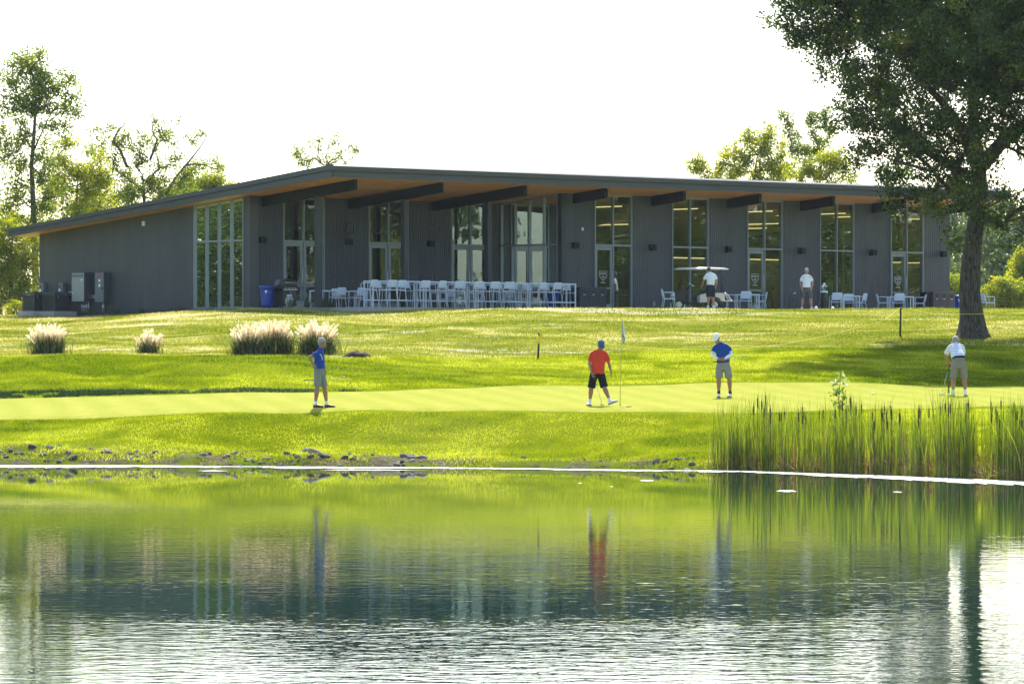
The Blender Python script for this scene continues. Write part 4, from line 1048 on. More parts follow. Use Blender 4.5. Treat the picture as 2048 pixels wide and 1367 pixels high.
    # hair, eyes, mouth, cap
    h = MB(); h.rings([(0,.040,-.060,.058,.055),(0,.028,-.02,.076,.078),(0,.016,.03,.082,.090),(0,.012,.075,.078,.092),(0,.012,.112,.05,.065),(0,.012,.126,.02,.03)], 18); h.rot(hm); h.build('hair', hair, root)
    for sx in (-1, 1):
        e = MB().ball((sx*.030, -.088, .014), (.014, .010, .009), 8, 6); e.rot(hm); eo = e.build('eye', EYEW, root)
        e = MB().ball((sx*.030, -.096, .014), (.006, .004, .006), 8, 6); e.rot(hm); e.build('iris', M['sole'], eo)
    e = MB().tube([(-.022,-.098,-.060),(0,-.103,-.062),(.022,-.098,-.060)], .0045, 6); e.rot(hm); e.build('mouth', LIP, root)
    if sunglass:
        e = MB().tube([(-.078,-.02,.02),(-.07,-.085,.018),(-.03,-.102,.016),(0,-.100,.022),(.03,-.102,.016),(.07,-.085,.018),(.078,-.02,.02)], .012, 8); e.rot(hm); e.build('sunglasses', M['black'], root)
    if cap:
        c_ = MB(); c_.rings([(0,.004,.038,.086,.108),(0,.004,.06,.088,.108),(0,.006,.095,.080,.098),(0,.008,.125,.058,.072),(0,.008,.142,.025,.03)], 22)
        c_.rot(hm); co = c_.build('cap', cap, root)
        bp = MB(); vs = []; n = 12
        for t_ in range(2):
            for i in range(n+1):
                a = math.pi*(i/n); vs.append((math.cos(a)*.078, -.075 - math.sin(a)*.105, .050 - .022*math.sin(a) - .008*abs(math.cos(a)) - .007*t_))
        fs = [tuple(range(n+1)), tuple(range(2*n+1, n, -1))] + [(i+1, i, n+1+i, n+2+i) for i in range(n)] + [(0, n, 2*n+1, n+1)]
        bp.add(vs, fs); bp.rot(hm); bp.build('peak', cap, co)
    return root, zz

def cloth(name, col, var=.10): return pmat(name, col, .85, var, 9, bump=.9, bscale=8, spec=.2)
BLUE = cloth('royal_blue_polo', (.012, .058, .30)); RED = cloth('red_polo', (.62, .055, .03)); WHT = cloth('white_polo', (.74, .78, .84), .05)
KHG = cloth('grey_green_shorts', (.20, .22, .19)); BLK = cloth('black_shorts', (.012, .012, .016)); GRY = cloth('grey_shorts', (.22, .225, .235)); DKG = cloth('dark_grey_shorts', (.09, .10, .10)); NAVY = cloth('navy_shorts', (.02, .03, .05)); GR2 = cloth('taupe_shorts', (.20, .195, .185))
CAPG = cloth('grey_cap', (.36, .34, .30)); CAPB = cloth('denim_blue_cap', (.05, .11, .24)); CAPW = cloth('white_cap', (.78, .79, .82), .04)
WTRIM = M['sticker']

# striped shirt
STR, N_, L_, P_ = new_mat('striped_polo')
tc = N_.new('ShaderNodeTexCoord'); sx = N_.new('ShaderNodeSeparateXYZ'); L_.new(tc.outputs['Object'], sx.inputs[0])
mu = N_.new('ShaderNodeMath'); mu.operation = 'MULTIPLY'; mu.inputs[1].default_value = 1/.043; L_.new(sx.outputs[2], mu.inputs[0])
fr = N_.new('ShaderNodeMath'); fr.operation = 'FRACT'; L_.new(mu.outputs[0], fr.inputs[0])
lt = N_.new('ShaderNodeMath'); lt.operation = 'LESS_THAN'; lt.inputs[1].default_value = .30; L_.new(fr.outputs[0], lt.inputs[0])
mx = N_.new('ShaderNodeMix'); mx.data_type = 'RGBA'; mx.inputs[6].default_value = (.74, .78, .84, 1); mx.inputs[7].default_value = (.20, .30, .48, 1)
L_.new(lt.outputs[0], mx.inputs[0]); L_.new(mx.outputs[2], P_.inputs['Base Color']); P_.inputs['Roughness'].default_value = .85

def gx_(px, Y): return (px - 1024)/F*Y
def putter(p0, p1, label, big=False, mat='steel'):
    """held club: grip end p0, head end p1 (world)"""
    p0, p1 = Vector(p0), Vector(p1); t = empty('putter', p0, 0, label, 'golf club', 'golf clubs')
    d = p1 - p0
    MB().tube([Vector((0,0,0)), d*.26], .0135, 8).build('grip', M['black'], t)
    MB().tube([d*.255, d], .0065, 6).build('shaft', M['steel'], t)
    mb = MB()
    if big: mb.ball(tuple(d), (.075, .05, .022), 12, 6); mb.box(d.x-.07, d.x+.07, d.y-.05, d.y-.03, d.z-.02, d.z+.02)
    else: mb.ball(tuple(d), (.06, .025, .018), 10, 6)
    mb.build('head', M['cabd' if not big else 'steel'], t)

# left golfer, in profile facing right, right hand on hip
Y1 = 118.3; X1 = gx_(641, Y1)
J = dict(pelvis=(-.035,0,.97), chest=(-.03,0,1.29), neck=(.0,0,1.50), head=(.035,0,1.655),
    shR=(-.05,-.17,1.43), elR=(-.28,-.24,1.28), wrR=(-.165,-.19,1.10), hdR=(-.10,-.15,1.03),
    shL=(.0,.17,1.42), elL=(.05,.22,1.15), wrL=(.12,.17,.90), hdL=(.135,.14,.80),
    hpL=(.00,.09,.90), knL=(.10,.09,.50), anL=(.155,.09,.09), hpR=(-.05,-.09,.90), knR=(-.08,-.09,.50), anR=(-.13,-.09,.09))
p1, z1_ = person('p', X1, Y1, 'standing golfer in blue polo and grey cap, hand on hip, seen from the side', J, BLUE, KHG, SKIN2, 'shoe_d', 'sock_w', CAPG, HAIRG, lat=(0,1,0), fwd=(1,0,0), belly=.02, hem=Vector((-.03,0,.99)), palm={'L': Vector((0,-1,0)), 'R': Vector((0,0,1))},
    trims=[([(-.06,-.19,1.44),(.02,-.17,1.34),(.06,-.155,1.24),(-.02,-.165,1.17),(-.09,-.155,1.10)], WTRIM, .007)], toes={'L': (1,-.1,0), 'R': (1,-.15,0)})
zp = z1_
putter((X1-.44, Y1+.13, zp+.69), (X1+.60, Y1+.12, zp+.77), 'putter held level behind the thighs of the golfer in profile')

# golfer in red, striding right, looking down
Y2 = 118.6; X2 = gx_(1198, Y2)
J = dict(pelvis=(-.045,0,.84), chest=(-.015,-.03,1.17), neck=(.015,-.06,1.41), head=(.045,-.13,1.54),
    shR=(-.19,-.02,1.35), elR=(-.25,-.06,1.08), wrR=(-.18,-.16,.83), hdR=(-.14,-.19,.74),
    shL=(.185,-.02,1.34), elL=(.255,.03,1.08), wrL=(.31,-.02,.87), hdL=(.33,-.06,.78),
    hpR=(-.13,0,.80), knR=(-.20,-.02,.44), anR=(-.235,.02,.09), hpL=(.05,0,.80), knL=(.135,-.06,.46), anL=(.28,-.05,.12))
p2, z2_ = person('p', X2, Y2, 'golfer in red polo and black shorts striding with his head down', J, RED, BLK, SKIN2, 'shoe_w', 'sock_w', CAPB, HAIRG, belly=.015, hem=Vector((-.04,0,.82)), hfwd=(.22,-.8,-.62), hup=(.15,-.6,.8), palm={'R': Vector((1,0,0)), 'L': Vector((0,-1,0))}, toes={'L': (.85,-.4,.33), 'R': (-.35,-1,0)}, slv=.6, leglen=.02)
putter((X2-.15, Y2-.19, z2_+.79), (X2+.075, Y2-.25, z2_+.025), 'putter dangling to the turf from the hand of the golfer in red')

# golfer in blue with white arm sleeves, looking down at his hands
Y3 = 124.6; X3 = gx_(1449, Y3)
J = dict(pelvis=(-.03,0,.86), chest=(-.055,-.02,1.20), neck=(-.13,-.05,1.44), head=(-.215,-.11,1.58),
    shR=(-.265,-.02,1.38), elR=(-.335,-.05,1.13), wrR=(-.19,-.22,1.02), hdR=(-.11,-.25,1.00),
    shL=(.11,-.02,1.38), elL=(.19,-.04,1.15), wrL=(-.01,-.21,1.03), hdL=(-.10,-.24,1.0),
    hpR=(-.13,0,.82), knR=(-.155,-.03,.46), anR=(-.155,0,.09), hpL=(.06,0,.82), knL=(.13,-.03,.46), anL=(.155,.02,.09))
p3, z3_ = person('p', X3, Y3, 'golfer in blue polo, white cap and white arm sleeves looking at his hands', J, BLUE, GRY, SKIN2, 'shoe_w', 'sock_b', CAPW, HAIRG, hem=Vector((-.03,0,.93)), belly=.025, hfwd=(-.35,-.75,-.55), hup=(-.2,-.5,.8), palm={'R': Vector((0,0,1)), 'L': Vector((0,0,1))}, sleeves_long=WHT, sunglass=True, toes={'L': (-.35,-1,0), 'R': (-.1,-1,0)}, leglen=.14,
    trims=[([(-.02,-.09,1.45),(.08,-.10,1.42),(.14,-.07,1.36)], WTRIM, .010), ([(-.22,-.10,1.44),(-.30,-.08,1.38)], WTRIM, .010)])
putter((X3-.33, Y3-.30, z3_+.93), (X3+.52, Y3-.18, z3_+1.10), 'club held level at the waist by the golfer in white arm sleeves')

# putting golfer, back to the camera, bent over the ball
Y4 = 124.0; X4 = gx_(1917.5, Y4)
J = dict(pelvis=(0,0,.88), chest=(-.04,.14,1.17), neck=(-.06,.27,1.38), head=(-.055,.36,1.47),
    shR=(.14,.22,1.34), elR=(.16,.38,1.10), wrR=(-.14,.44,.86), hdR=(-.20,.46,.79),
    shL=(-.24,.22,1.33), elL=(-.33,.34,1.08), wrL=(-.24,.43,.90), hdL=(-.22,.46,.81),
    hpL=(-.09,0,.82), knL=(-.14,.05,.46), anL=(-.145,.0,.09), hpR=(.10,0,.82), knR=(.155,.05,.46), anR=(.175,-.02,.09))
p4, z4_ = person('p', X4, Y4, 'putting golfer in a blue and white striped polo bent over, back to the pond', J, STR, GR2, SKIN2, 'shoe_w', 'sock_w', cloth('beige_cap', (.40, .37, .33)), HAIRG, hem=Vector((0,0,.99)), belly=.03, fwd=(-.2,1,0), hfwd=(-.25,.75,-.6), hup=(0,.6,.8), belt=M['beam'], palm={'R': Vector((-1,0,0)), 'L': Vector((0,0,-1))}, toes={'L': (-.35,1,0), 'R': (.3,1,0)}, slv=.62, leglen=.06)
putter((X4-.19, Y4+.44, z4_+.86), (X4-.42, Y4+.50, z4_+.03), 'mallet putter held on the green by the bent golfer', True)
ball = empty('golf_ball', (gx_(1746, 126), 126, gz(gx_(1746, 126), 126)+.06), 0, 'small grey and white ball marker lying on the green near the tree shadow', 'marker')
MB().ball((0,0,0), (.045,.04,.03), 12, 7).build('ball', M['sticker'], ball)

# man at the cart, back to the camera
u_, v_ = at_v(1421, 9.5), 9.5; wx, wy, wz = W(u_, v_, 0)
J = dict(pelvis=(.0,0,.92), chest=(.02,.05,1.27), neck=(-.02,.09,1.50), head=(-.07,.17,1.63),
    shL=(-.18,.06,1.44), elL=(-.29,.16,1.15), wrL=(-.33,.30,.99), hdL=(-.37,.36,.94),
    shR=(.205,.04,1.43), elR=(.27,.06,1.14), wrR=(.21,.10,.90), hdR=(.18,.12,.81),
    hpL=(-.08,0,.88), knL=(-.08,0,.48), anL=(-.10,0,.09), hpR=(.10,0,.88), knR=(.10,.03,.48), anR=(.13,0,.09))
person('p', wx, wy, 'man in white polo and navy shorts reaching into the golf cart, back to the camera', J, WHT, NAVY, SKIN, 'shoe_w', 'sock_w', None, HAIRB, fwd=(-.2,1,0), hfwd=(-.5,.8,-.35), hup=(0,.3,.9), hem=Vector((0,0,1.0)), palm={'R': Vector((-1,.2,0)), 'L': Vector((0,0,1))}, z=wz, toes={'L': (-.3,1,0), 'R': (.2,1,0)}, scale=.94)
# man standing on the right
v_ = 9.0; u_ = at_v(1613, v_); wx, wy, wz = W(u_, v_, 0)
J = dict(pelvis=(.0,0,.93), chest=(.0,0,1.28), neck=(.0,0,1.51), head=(.0,-.02,1.67),
    shR=(-.20,0,1.43), elR=(-.26,.05,1.16), wrR=(-.205,-.06,.95), hdR=(-.18,-.09,.87),
    shL=(.20,0,1.43), elL=(.27,.04,1.16), wrL=(.215,-.09,.99), hdL=(.19,-.11,.91),
    hpR=(-.11,0,.88), knR=(-.17,-.01,.48), anR=(-.20,0,.09), hpL=(.11,0,.88), knL=(.17,-.01,.48), anL=(.22,0,.09))
person('p', wx, wy, 'man in white polo, grey cap and grey shorts standing on the patio facing the pond', J, WHT, DKG, SKIN, 'shoe_w', 'sock_w', CAPG, HAIRG, hem=Vector((0,0,.985)), belly=.02, z=wz, scale=.94, palm={'R': Vector((1,0,0)), 'L': Vector((-1,0,0))}, toes={'L': (.3,-1,0), 'R': (-.3,-1,0)},
    trims=[([(-.10,-.085,1.46),(-.17,-.08,1.40)], M['sole'], .009), ([(.10,-.085,1.46),(.17,-.08,1.40)], M['sole'], .009)])

# ------------------------------------------------------------ flagstick, stakes, rope
Yf = 119.0; Xf = gx_(1240, Yf); zf = gz(Xf, Yf) + .035
t = empty('flagstick', (Xf, Yf, zf), 0, 'thin yellow flagstick with a limp white flag edged in black', 'flagstick')
MB().tube([(0,0,-.1),(.02,0,1.1),(.055,0,2.12)], .009, 8).build('pole', pmat('dull_yellow_pole', (.42,.40,.08), .5), t)
fl = MB(); vs = []; NI, NJ = 8, 14
for j in range(NJ+1):
    for i in range(NI+1):
        a = i/NI; b_ = j/NJ
        wv_ = (.03 + .085*b_*(1.2-.45*b_))*a
        vs.append((.055 - .006*b_ + wv_, .035*math.sin(a*7)*(.3+b_*.7), 2.12 - .46*b_ - .10*a*(b_) + .03*a))
fl.add(vs, [(j*(NI+1)+i, (j+1)*(NI+1)+i, (j+1)*(NI+1)+i+1, j*(NI+1)+i+1) for j in range(NJ) for i in range(NI)], True)
fo = fl.build('flag', cloth('white_flag', (.62,.66,.72), .05), t); sm_ = fo.modifiers.new('s', 'SOLIDIFY'); sm_.thickness = .004
MB().tube([(.055,-.01,1.79),(.085,-.045,1.765),(.115,-.03,1.72),(.10,-.045,1.64),(.09,-.03,1.58)], .011, 6).build('border', M['sole'], fo)
MB().rings([(0,0,.001,.054,.054),(0,0,.004,.054,.054)], 20).build('cup', M['sole'], t)
o = MB().rings([(.0,0,0,.07,.05),(.03,0,.03,.08,.06),(.02,0,.07,.06,.05)], 10).build('flag_shadow_lump', M['cabd']); o.location = (gx_(1256, 117.6), 117.6, gz(gx_(1256, 117.6), 117.6)+.03); o.scale = (1, .6, .35)  # flattened dark lump stands in for the flag's shadow on the turf
tag(o, 'flat dark shape imitating the flag shadow on the green beside the flagstick', 'marker')

def stake(px, ytop, ybot, Y, yellow, label):
    X = gx_(px, Y); h = (ybot - ytop)/F*Y; zb = gz(X, Y)
    t = empty('stake', (X, Y, zb), 0, label, 'stake', 'roping stakes on the slope')
    MB().tube([(-.02,0,-.1),(.02 if yellow else .0,0,h)], .032, 8).build('post', M['black'], t)
    if yellow:
        MB().tube([(.005,0,h*.58),(.018,0,h*.9)], .040, 10).build('band', M['yel'], t)
        fm = MB().add([(.02,-.03,h),(.14,-.05,h-.03),(.12,-.02,h-.15),(.02,0,h-.17),(.02,-.02,h),(.14,-.04,h-.03),(.12,-.01,h-.15),(.02,.01,h-.17)], [(0,1,2,3),(7,6,5,4),(0,4,5,1),(1,5,6,2),(2,6,7,3)])
        fm.build('streamer', M['yel'], t)
    return Vector((X, Y, zb + h*.97))
s1 = stake(1077, 660, 712, 141.6, True, 'black stake with a yellow band and streamer on the slope behind the red golfer')
s2 = stake(1801.5, 622, 681, 150.5, False, 'plain black stake on the slope left of the oak')
def rope(pts, r, label):
    o = MB().tube(pts, r, 5).build('rope', M['rope']); tag(o, label, 'rope', 'yellow ropes on the slope')
def rpt(px, py, Y): return Vector((gx_(px, Y), Y, CAMZ - (py - HZ)/F*Y))
Pk = [s1, rpt(1140, 674.5, 141.7), rpt(1200, 686, 142), rpt(1260, 692.5, 142.5), rpt(1330, 697, 143), rpt(1400, 698.5, 143.8), rpt(1480, 697, 144.8), rpt(1560, 689, 146), rpt(1640, 674, 147.5), rpt(1720, 654, 149), rpt(1770, 639, 150), s2]
for p in Pk[1:-1]:
    p.z = max(p.z, gz(p.x, p.y) + .06)
rope(Pk, .008, 'slack yellow rope sagging over the slope between the two stakes')
rope([s2, rpt(1870, 628.5, 151.5), rpt(1950, 627.5, 148.6), rpt(2060, 626, 152)], .008, 'taut yellow rope from the plain stake past the oak trunk')
# low soil heap
Xh = gx_(715, 139.4)
mb = MB(); vs = []; nn = 26
for j in range(9):
    for i in range(nn+1):
        x = -.48 + .96*i/nn; y = -.3 + .6*j/8; d_ = max(0, 1 - (x/.48)**2 - (y/.3)**2)
        vs.append((x, y, .17*d_**.6*(.9+.7*float(vnoise(x+9, y+3, .13, 4))) - .05))
mb.add(vs, [(j*(nn+1)+i, j*(nn+1)+i+1, (j+1)*(nn+1)+i+1, (j+1)*(nn+1)+i) for j in range(8) for i in range(nn)], True)
o = mb.build('soil_heap', M['dirt']); o.location = (Xh, 139.4, gz(Xh, 139.4)+.03); tag(o, 'small dark heap of soil on the slope right of the pampas grass', 'soil heap')

# ------------------------------------------------------------ vegetation
OAKL = leaf_mat('oak_leaves', [(.012,.030,.006), (.026,.056,.008), (.060,.10,.012), (.19,.21,.022)], .38, .04)
YELL = leaf_mat('yellowing_leaves', [(.08,.125,.018), (.18,.23,.028), (.32,.34,.036), (.46,.42,.045)], .58, .03)
GREL = leaf_mat('green_leaves', [(.05,.085,.020), (.10,.15,.026), (.17,.22,.034), (.28,.29,.045)], .55, .03)
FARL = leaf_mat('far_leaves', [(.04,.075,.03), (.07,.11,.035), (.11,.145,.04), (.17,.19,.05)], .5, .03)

def leaf_cloud(name, C_, Rr, per, size, mat, parent=None, seed=1, flat=.8, shell=.55, loc=None, droop=0):
    g = np.random.default_rng(seed); C_ = np.asarray(C_, float); Rr = np.asarray(Rr, float); n = len(C_)
    cnt = np.maximum(4, (per * (Rr/np.mean(Rr))**2).astype(int)); idx = np.repeat(np.arange(n), cnt); m = len(idx)
    d = g.normal(size=(m, 3)); d /= np.linalg.norm(d, axis=1)[:, None]
    rr = g.random(m)**shell; P = C_[idx] + d * (rr*Rr[idx])[:, None] * np.array([1, 1, flat])
    if droop: P[:, 2] -= droop * (rr*Rr[idx])**1.5
    nrm = g.normal(size=(m, 3)); nrm[:, 2] = np.abs(nrm[:, 2])*.9; nrm /= np.linalg.norm(nrm, axis=1)[:, None]
    t = np.cross(nrm, g.normal(size=(m, 3))); t /= np.linalg.norm(t, axis=1)[:, None]; b = np.cross(nrm, t)
    s = size * g.uniform(.55, 1.25, m)[:, None]
    v = np.stack([P - t*s*.5, P + b*s*.30 + t*s*.05 + nrm*s*.06, P + t*s*.55, P - b*s*.30 + t*s*.05 + nrm*s*.06], 1).reshape(-1, 3)
    f = np.arange(m*4).reshape(-1, 4)
    crnd = g.random(n); rnd = np.clip(crnd[idx]*.55 + g.random(m)*.5 - .03, 0, 1)
    return np_mesh(name, v, f, mat, parent, attr={'rnd': ('FACE', rnd)}, loc=loc)

def grow(trunk, C_, seed=1, base_r=.4, tip=.012, bend=.18, extra=None):
    """one limb to every leaf clump, radii summed up from the tips"""
    g = np.random.default_rng(seed); nt_ = len(trunk); N_ = np.zeros((200000, 3)); N_[:nt_] = np.array([tuple(p) for p in trunk]); n = nt_
    par = [-1] + list(range(nt_-1)); C_ = np.asarray(C_, float)
    dmin = np.min(np.linalg.norm(C_[:, None] - N_[None, :nt_], axis=2), axis=1); start = max(1, int(nt_*.35)); tips = []
    pen = np.full(200000, .25); pen[:nt_] = 0
    for i in np.argsort(dmin):
        c = C_[i]; dv = c - N_[start:n]; L = np.linalg.norm(dv, axis=1); cost = L*(1+pen[start:n]) + np.maximum(0, -dv[:, 2])*.9
        k = int(np.argmin(cost)) + start; p = N_[k].copy(); dv = c - p; Ln = float(np.linalg.norm(dv)); ns = max(1, int(Ln/.7)); last = k
        sid = np.cross(dv, g.uniform(-1, 1, 3)); sid /= (np.linalg.norm(sid) + 1e-6)
        for q in range(1, ns+1):
            t = q/ns; pt = p + dv*t + sid*math.sin(t*math.pi)*Ln*bend + g.uniform(-1, 1, 3)*.05*min(Ln, 2); pt[2] += math.sin(t*math.pi)*Ln*.06
            N_[n] = pt; par.append(last); last = n; n += 1
        tips.append(last)
    ch = [[] for _ in range(n)]
    for k in range(1, n): ch[par[k]].append(k)
    r = [0.0]*n
    for k in range(n-1, -1, -1):
        s_ = sum(r[c]**2.2 for c in ch[k]); r[k] = max(tip, (s_ + (tip**2.2 if not ch[k] else 0))**(1/2.2))
    sc_ = base_r / r[0]
    for k in range(n): r[k] = max(tip*.8, r[k]*(sc_ if sc_ < 1 else 1 + (sc_-1)*min(1, r[k]/r[0]*1.2)))
    for k in range(nt_): r[k] = base_r * (1 - (.55 if base_r > .4 else .8)*max(0, k/max(1, nt_-1) - (.3 if base_r > .4 else 0)))
    return [Vector(p) for p in N_[:n]], par, r, nt_
def wood(name, nodes, par, r, nt_, mat, parent, flare=1.35, seg=9, smooth_trunk=True, lumps=0, loc=None):
    mb = MB()
    # trunk as one tapered tube
    pts = nodes[:nt_]; rr = list(r[:nt_])
    P = []; Q = []
    for k in range(nt_-1):
        for t in (0, .25, .5, .75):
            P.append(pts[k].lerp(pts[k+1], t)); Q.append(rr[k]*(1-t)+rr[k+1]*t)
    P.append(pts[-1]); Q.append(rr[-1])
    h0 = P[0].z
    Q = [q*(1 + (flare-1)*math.exp(-max(0, (p.z-h0))/(.22+q*.35))) for p, q in zip(P, Q)]
    sg = 26 if lumps else 12
    b0 = len(mb.v); mb.tube(P, Q, sg)
    if lumps:
        for i in range(b0, len(mb.v)):
            x, y, z = mb.v[i]; ring = (i-b0)//sg
            if ring >= len(P): continue
            c = P[ring]; dx, dy = x-c.x, y-c.y; a = math.atan2(dy, dx)
            k_ = 1 + lumps*(math.sin(a*3 + z*1.7)*.5 + math.sin(a*5 - z*2.3 + 1)*.35 + math.sin(a*2+z*4)*.3) + .16*math.exp(-(z-h0)/.5)*math.sin(a*5+1)
            mb.v[i] = (c.x+dx*k_, c.y+dy*k_, z)
    children = {}
    for k in range(nt_, len(nodes)): children.setdefault(par[k], []).append(k)
    done = set()
    for k in range(nt_, len(nodes)):
        if k in done: continue
        path = [par[k], k]; done.add(k)
        while True:
            c = [q for q in children.get(path[-1], []) if q not in done and q == path[-1]+1]
            if not c: break
            path.append(c[0]); done.add(c[0])
        rad = [min(r[path[0]], r[k]*1.15)] + [r[q] for q in path[1:]]
        mb.tube([nodes[q] for q in path], rad, 6 if rad[0] < .06 else 8)
    return mb.build(name, mat, parent)

def tree(name, px, Y, blobs, label, trunkpts, base_r, leafmat, bark, per=260, size=.16, cr=.62, dens=1.0, seed=1, group=None, depth=.8, cat='tree', zb=None, bare=(), flare=1.3, lumps=0, flat=.8, tipr=.012, zoff=-.15):
    """blobs and trunk points are given as (x, height, size) in metres about the foot of the tree"""
    X = gx_(px, Y); z0 = gz(X, Y) if zb is None else zb
    root = empty(name, (X, Y, z0), 0, label, cat, group); g = random.Random(seed); C_ = []; Rr = []
    oak_ = name == 'oak_tree'; cr *= .82; per = int(per*(.34 if oak_ else .40)); dens *= 1.75 if oak_ else 2.6; size *= .66 if oak_ else .62; base_r *= 1 if oak_ else .62
    for (bx, bz, br, *by) in blobs:
        yc = by[0] if by else 0; dd_ = dens*(1.9 if oak_ and bz > 10.5 else 1); n = max(4, int(dens*((br/cr)**3*.9 + (br/cr)**2*2.6))) if not oak_ else max(3, int(dd_*((br/cr)**3*.65 + (br/cr)**2*1.5)))
        for _ in range(n):
            for _t in range(20):
                d = Vector((g.uniform(-1,1), g.uniform(-1,1), g.uniform(-1,1)))
                if d.length < 1: break
            d = d.normalized()*(d.length**.55)*1.12
            C_.append((bx + d.x*br, yc + d.y*br*(1.0 if by else depth) + (0 if by else g.uniform(-1,1)*br*depth*.4), bz + d.z*br)); Rr.append(cr*g.uniform(.55, 1.2))
    nodes, par, r, n_ = grow(trunkpts, C_, seed, base_r, tipr)
    to = wood('trunk', nodes, par, r, n_, bark, root, flare, lumps=lumps)
    for pts, rad in bare: MB().tube(pts, [q*.5 for q in rad], 7).build('bare_branch', bark, root)
    leaf_cloud('crown', C_, Rr, per, size, leafmat, root, seed, flat=flat)
    return root

# --- the big oak
K = F/150/1.0
def om(px, py): return ((px-1945)/61.5, (720.5-py)/61.5 + CAMZ)
oz = gz(gx_(1945, 150), 150)
def ob(px, py, r, y=None):
    x, z = om(px, py); t = (x, z - oz, r/61.5)
    return t if y is None else t + (y,)
blobs = [ob(1580,10,50), ob(1625,25,65), ob(1640,75,55), ob(1600,50,40), ob(1665,110,50), ob(1670,-40,90), ob(1590,-40,60), ob(1700,90,70,2), ob(1710,180,40), ob(1700,215,40), ob(1715,240,45,1), ob(1690,30,80), ob(1740,90,85,1), ob(1720,140,65,-1), ob(1820,50,100,2), ob(1820,120,90,-2), ob(1930,50,110,-3), ob(1940,60,110,3), ob(2050,60,120,-2), ob(2060,80,120,3),
  ob(1740,200,65,0), ob(1800,220,90,2), ob(1830,190,90,-2.5), ob(1910,200,110,3), ob(1930,180,90,-3), ob(2040,190,100,-3), ob(2080,180,110,3), ob(1730,260,50,-.5), ob(1790,300,62,.5), ob(1850,300,70,-2), ob(1900,290,70,2.5), ob(1960,270,70,-2.5),
  ob(1870,370,55,-1.5), ob(1905,400,60,1.2), ob(1925,385,50,-1.6), ob(1835,385,34,-.5), ob(1925,440,38,-1.1), ob(1908,470,26,-.8), ob(1985,420,42,-1.0), ob(2030,400,44,1.2), ob(2000,452,24,-.6), ob(2040,445,36,.4), ob(2065,390,55,2.0), ob(1790,405,22,-.4), ob(1762,350,26,.2), ob(1700,320,20),
  ob(1760,-60,110,0), ob(1880,-90,130,3), ob(1890,-80,130,-3), ob(2010,-90,140,3), ob(2010,-100,140,-3), ob(2130,-60,140,0), ob(2160,60,130,3), ob(2180,80,130,-3), ob(2220,180,110,0), ob(2160,260,100,2), ob(2180,240,100,-3), ob(1950,-170,120,0), ob(2060,-180,110,0), ob(1840,-10,100,5), ob(1950,20,120,6), ob(2070,20,120,6), ob(1940,30,110,-6), ob(2050,60,110,-6), ob(1850,160,80,5), ob(2130,350,70,-1)]
def ot(px, py, y=0): x, z = om(px, py); return (x, y, z - oz)
tk = [(0, 0, -.25), ot(1944, 640), ot(1939, 590), ot(1941, 540), ot(1946, 490), ot(1954, 430), ot(1960, 380), ot(1958, 330), ot(1952, 270, .3), ot(1948, 200, .4), ot(1950, 100, .4), ot(1965, 0, .3), ot(1970, -90, 0)]
oak = tree('oak_tree', 1945, 150, blobs, 'massive dark oak with a furrowed leaning trunk and wide crown on the right', tk, .40, OAKL, BARK, per=310, size=.18, cr=.60, dens=.62, seed=5, flare=1.9, lumps=.045, tipr=.014)
nodes_ = [ot(1958, 335), ot(1985, 305, -.3), ot(2015, 270, -.5), ot(2050, 245, -.7), ot(2100, 180, -1)]
MB().tube(nodes_, [.27, .23, .21, .18, .12], 10).tube([ot(1955,330), ot(1925,270,-.6), ot(1880,210,-1.1), ot(1830,160,-1.4)], [.24,.17,.13,.08], 9).tube([ot(1958,360), ot(1900,330,.6), ot(1840,290,1.0), ot(1790,270,1.2)], [.2,.12,.09,.05], 8).build('limb', BARK, oak)

# --- trees behind the building
def tm(px0, py, Y): return CAMZ + (HZ - py)/F*Y
def tree_px(name, px, Y, bl, tr, label, base_r, leafmat, bark, bare=(), **kw):
    k = F/Y; X = gx_(px, Y); z0 = gz(X, Y)
    cv = lambda p: ((p[0]-px)/k, (p[2] if len(p) > 2 and p[2] is not None else 0), CAMZ + (HZ-p[1])/k - z0)
    B_ = []
    for b in bl:
        x, _, z = cv((b[0], b[1])); t = (x, z, b[2]/k); B_.append(t + ((b[3],) if len(b) > 3 else ()))
    T_ = [(0, 0, -.2)] + [cv(p) for p in tr]
    br_ = [([cv(p) for p in pts], rad) for pts, rad in bare]
    return tree(name, px, Y, B_, label, T_, base_r, leafmat, bark, bare=br_, **kw)
tree_px('tall_tree', 67, 214, [(48,125,26),(82,130,28),(20,150,24),(60,160,38),(105,160,30),(135,175,26),(150,215,24),(110,205,30),(72,200,30),(15,210,26),(38,215,30),(100,240,24),(120,262,20),(30,265,26),(60,300,30),(100,300,24),(30,330,30),(10,300,24),(90,345,26),(20,390,30),(70,385,34),(112,390,26),(40,430,34),(8,440,28),(90,430,24)],
  [(72,560),(68,470),(66,400),(63,330),(68,270),(72,200),(66,150)], 'tall thin-crowned tree left of the clubhouse, the highest on that side', .30, GREL, BARK2,
  bare=[([(66,300),(45,270),(28,230),(10,200)],[.09,.06,.04,.02]), ([(68,300),(95,240),(120,200),(150,165)],[.09,.06,.04,.015]), ([(67,420),(45,400),(15,375)],[.08,.05,.03]), ([(150,218),(170,212),(185,222)],[.02,.012,.008])], per=165, size=.21, cr=.60, dens=.72, seed=11)
tree_px('leafy_tree', 150, 224, [(145,305,34),(170,325,38),(130,345,38),(185,355,36),(150,385,42),(110,400,40),(200,395,34),(170,425,44),(120,450,40),(215,345,18)], [(150,560),(150,450),(155,370)], 'yellowing round tree between the tall tree and the gnarled one', .22, YELL, BARK2, per=200, size=.20, cr=.6, dens=.55, seed=12)
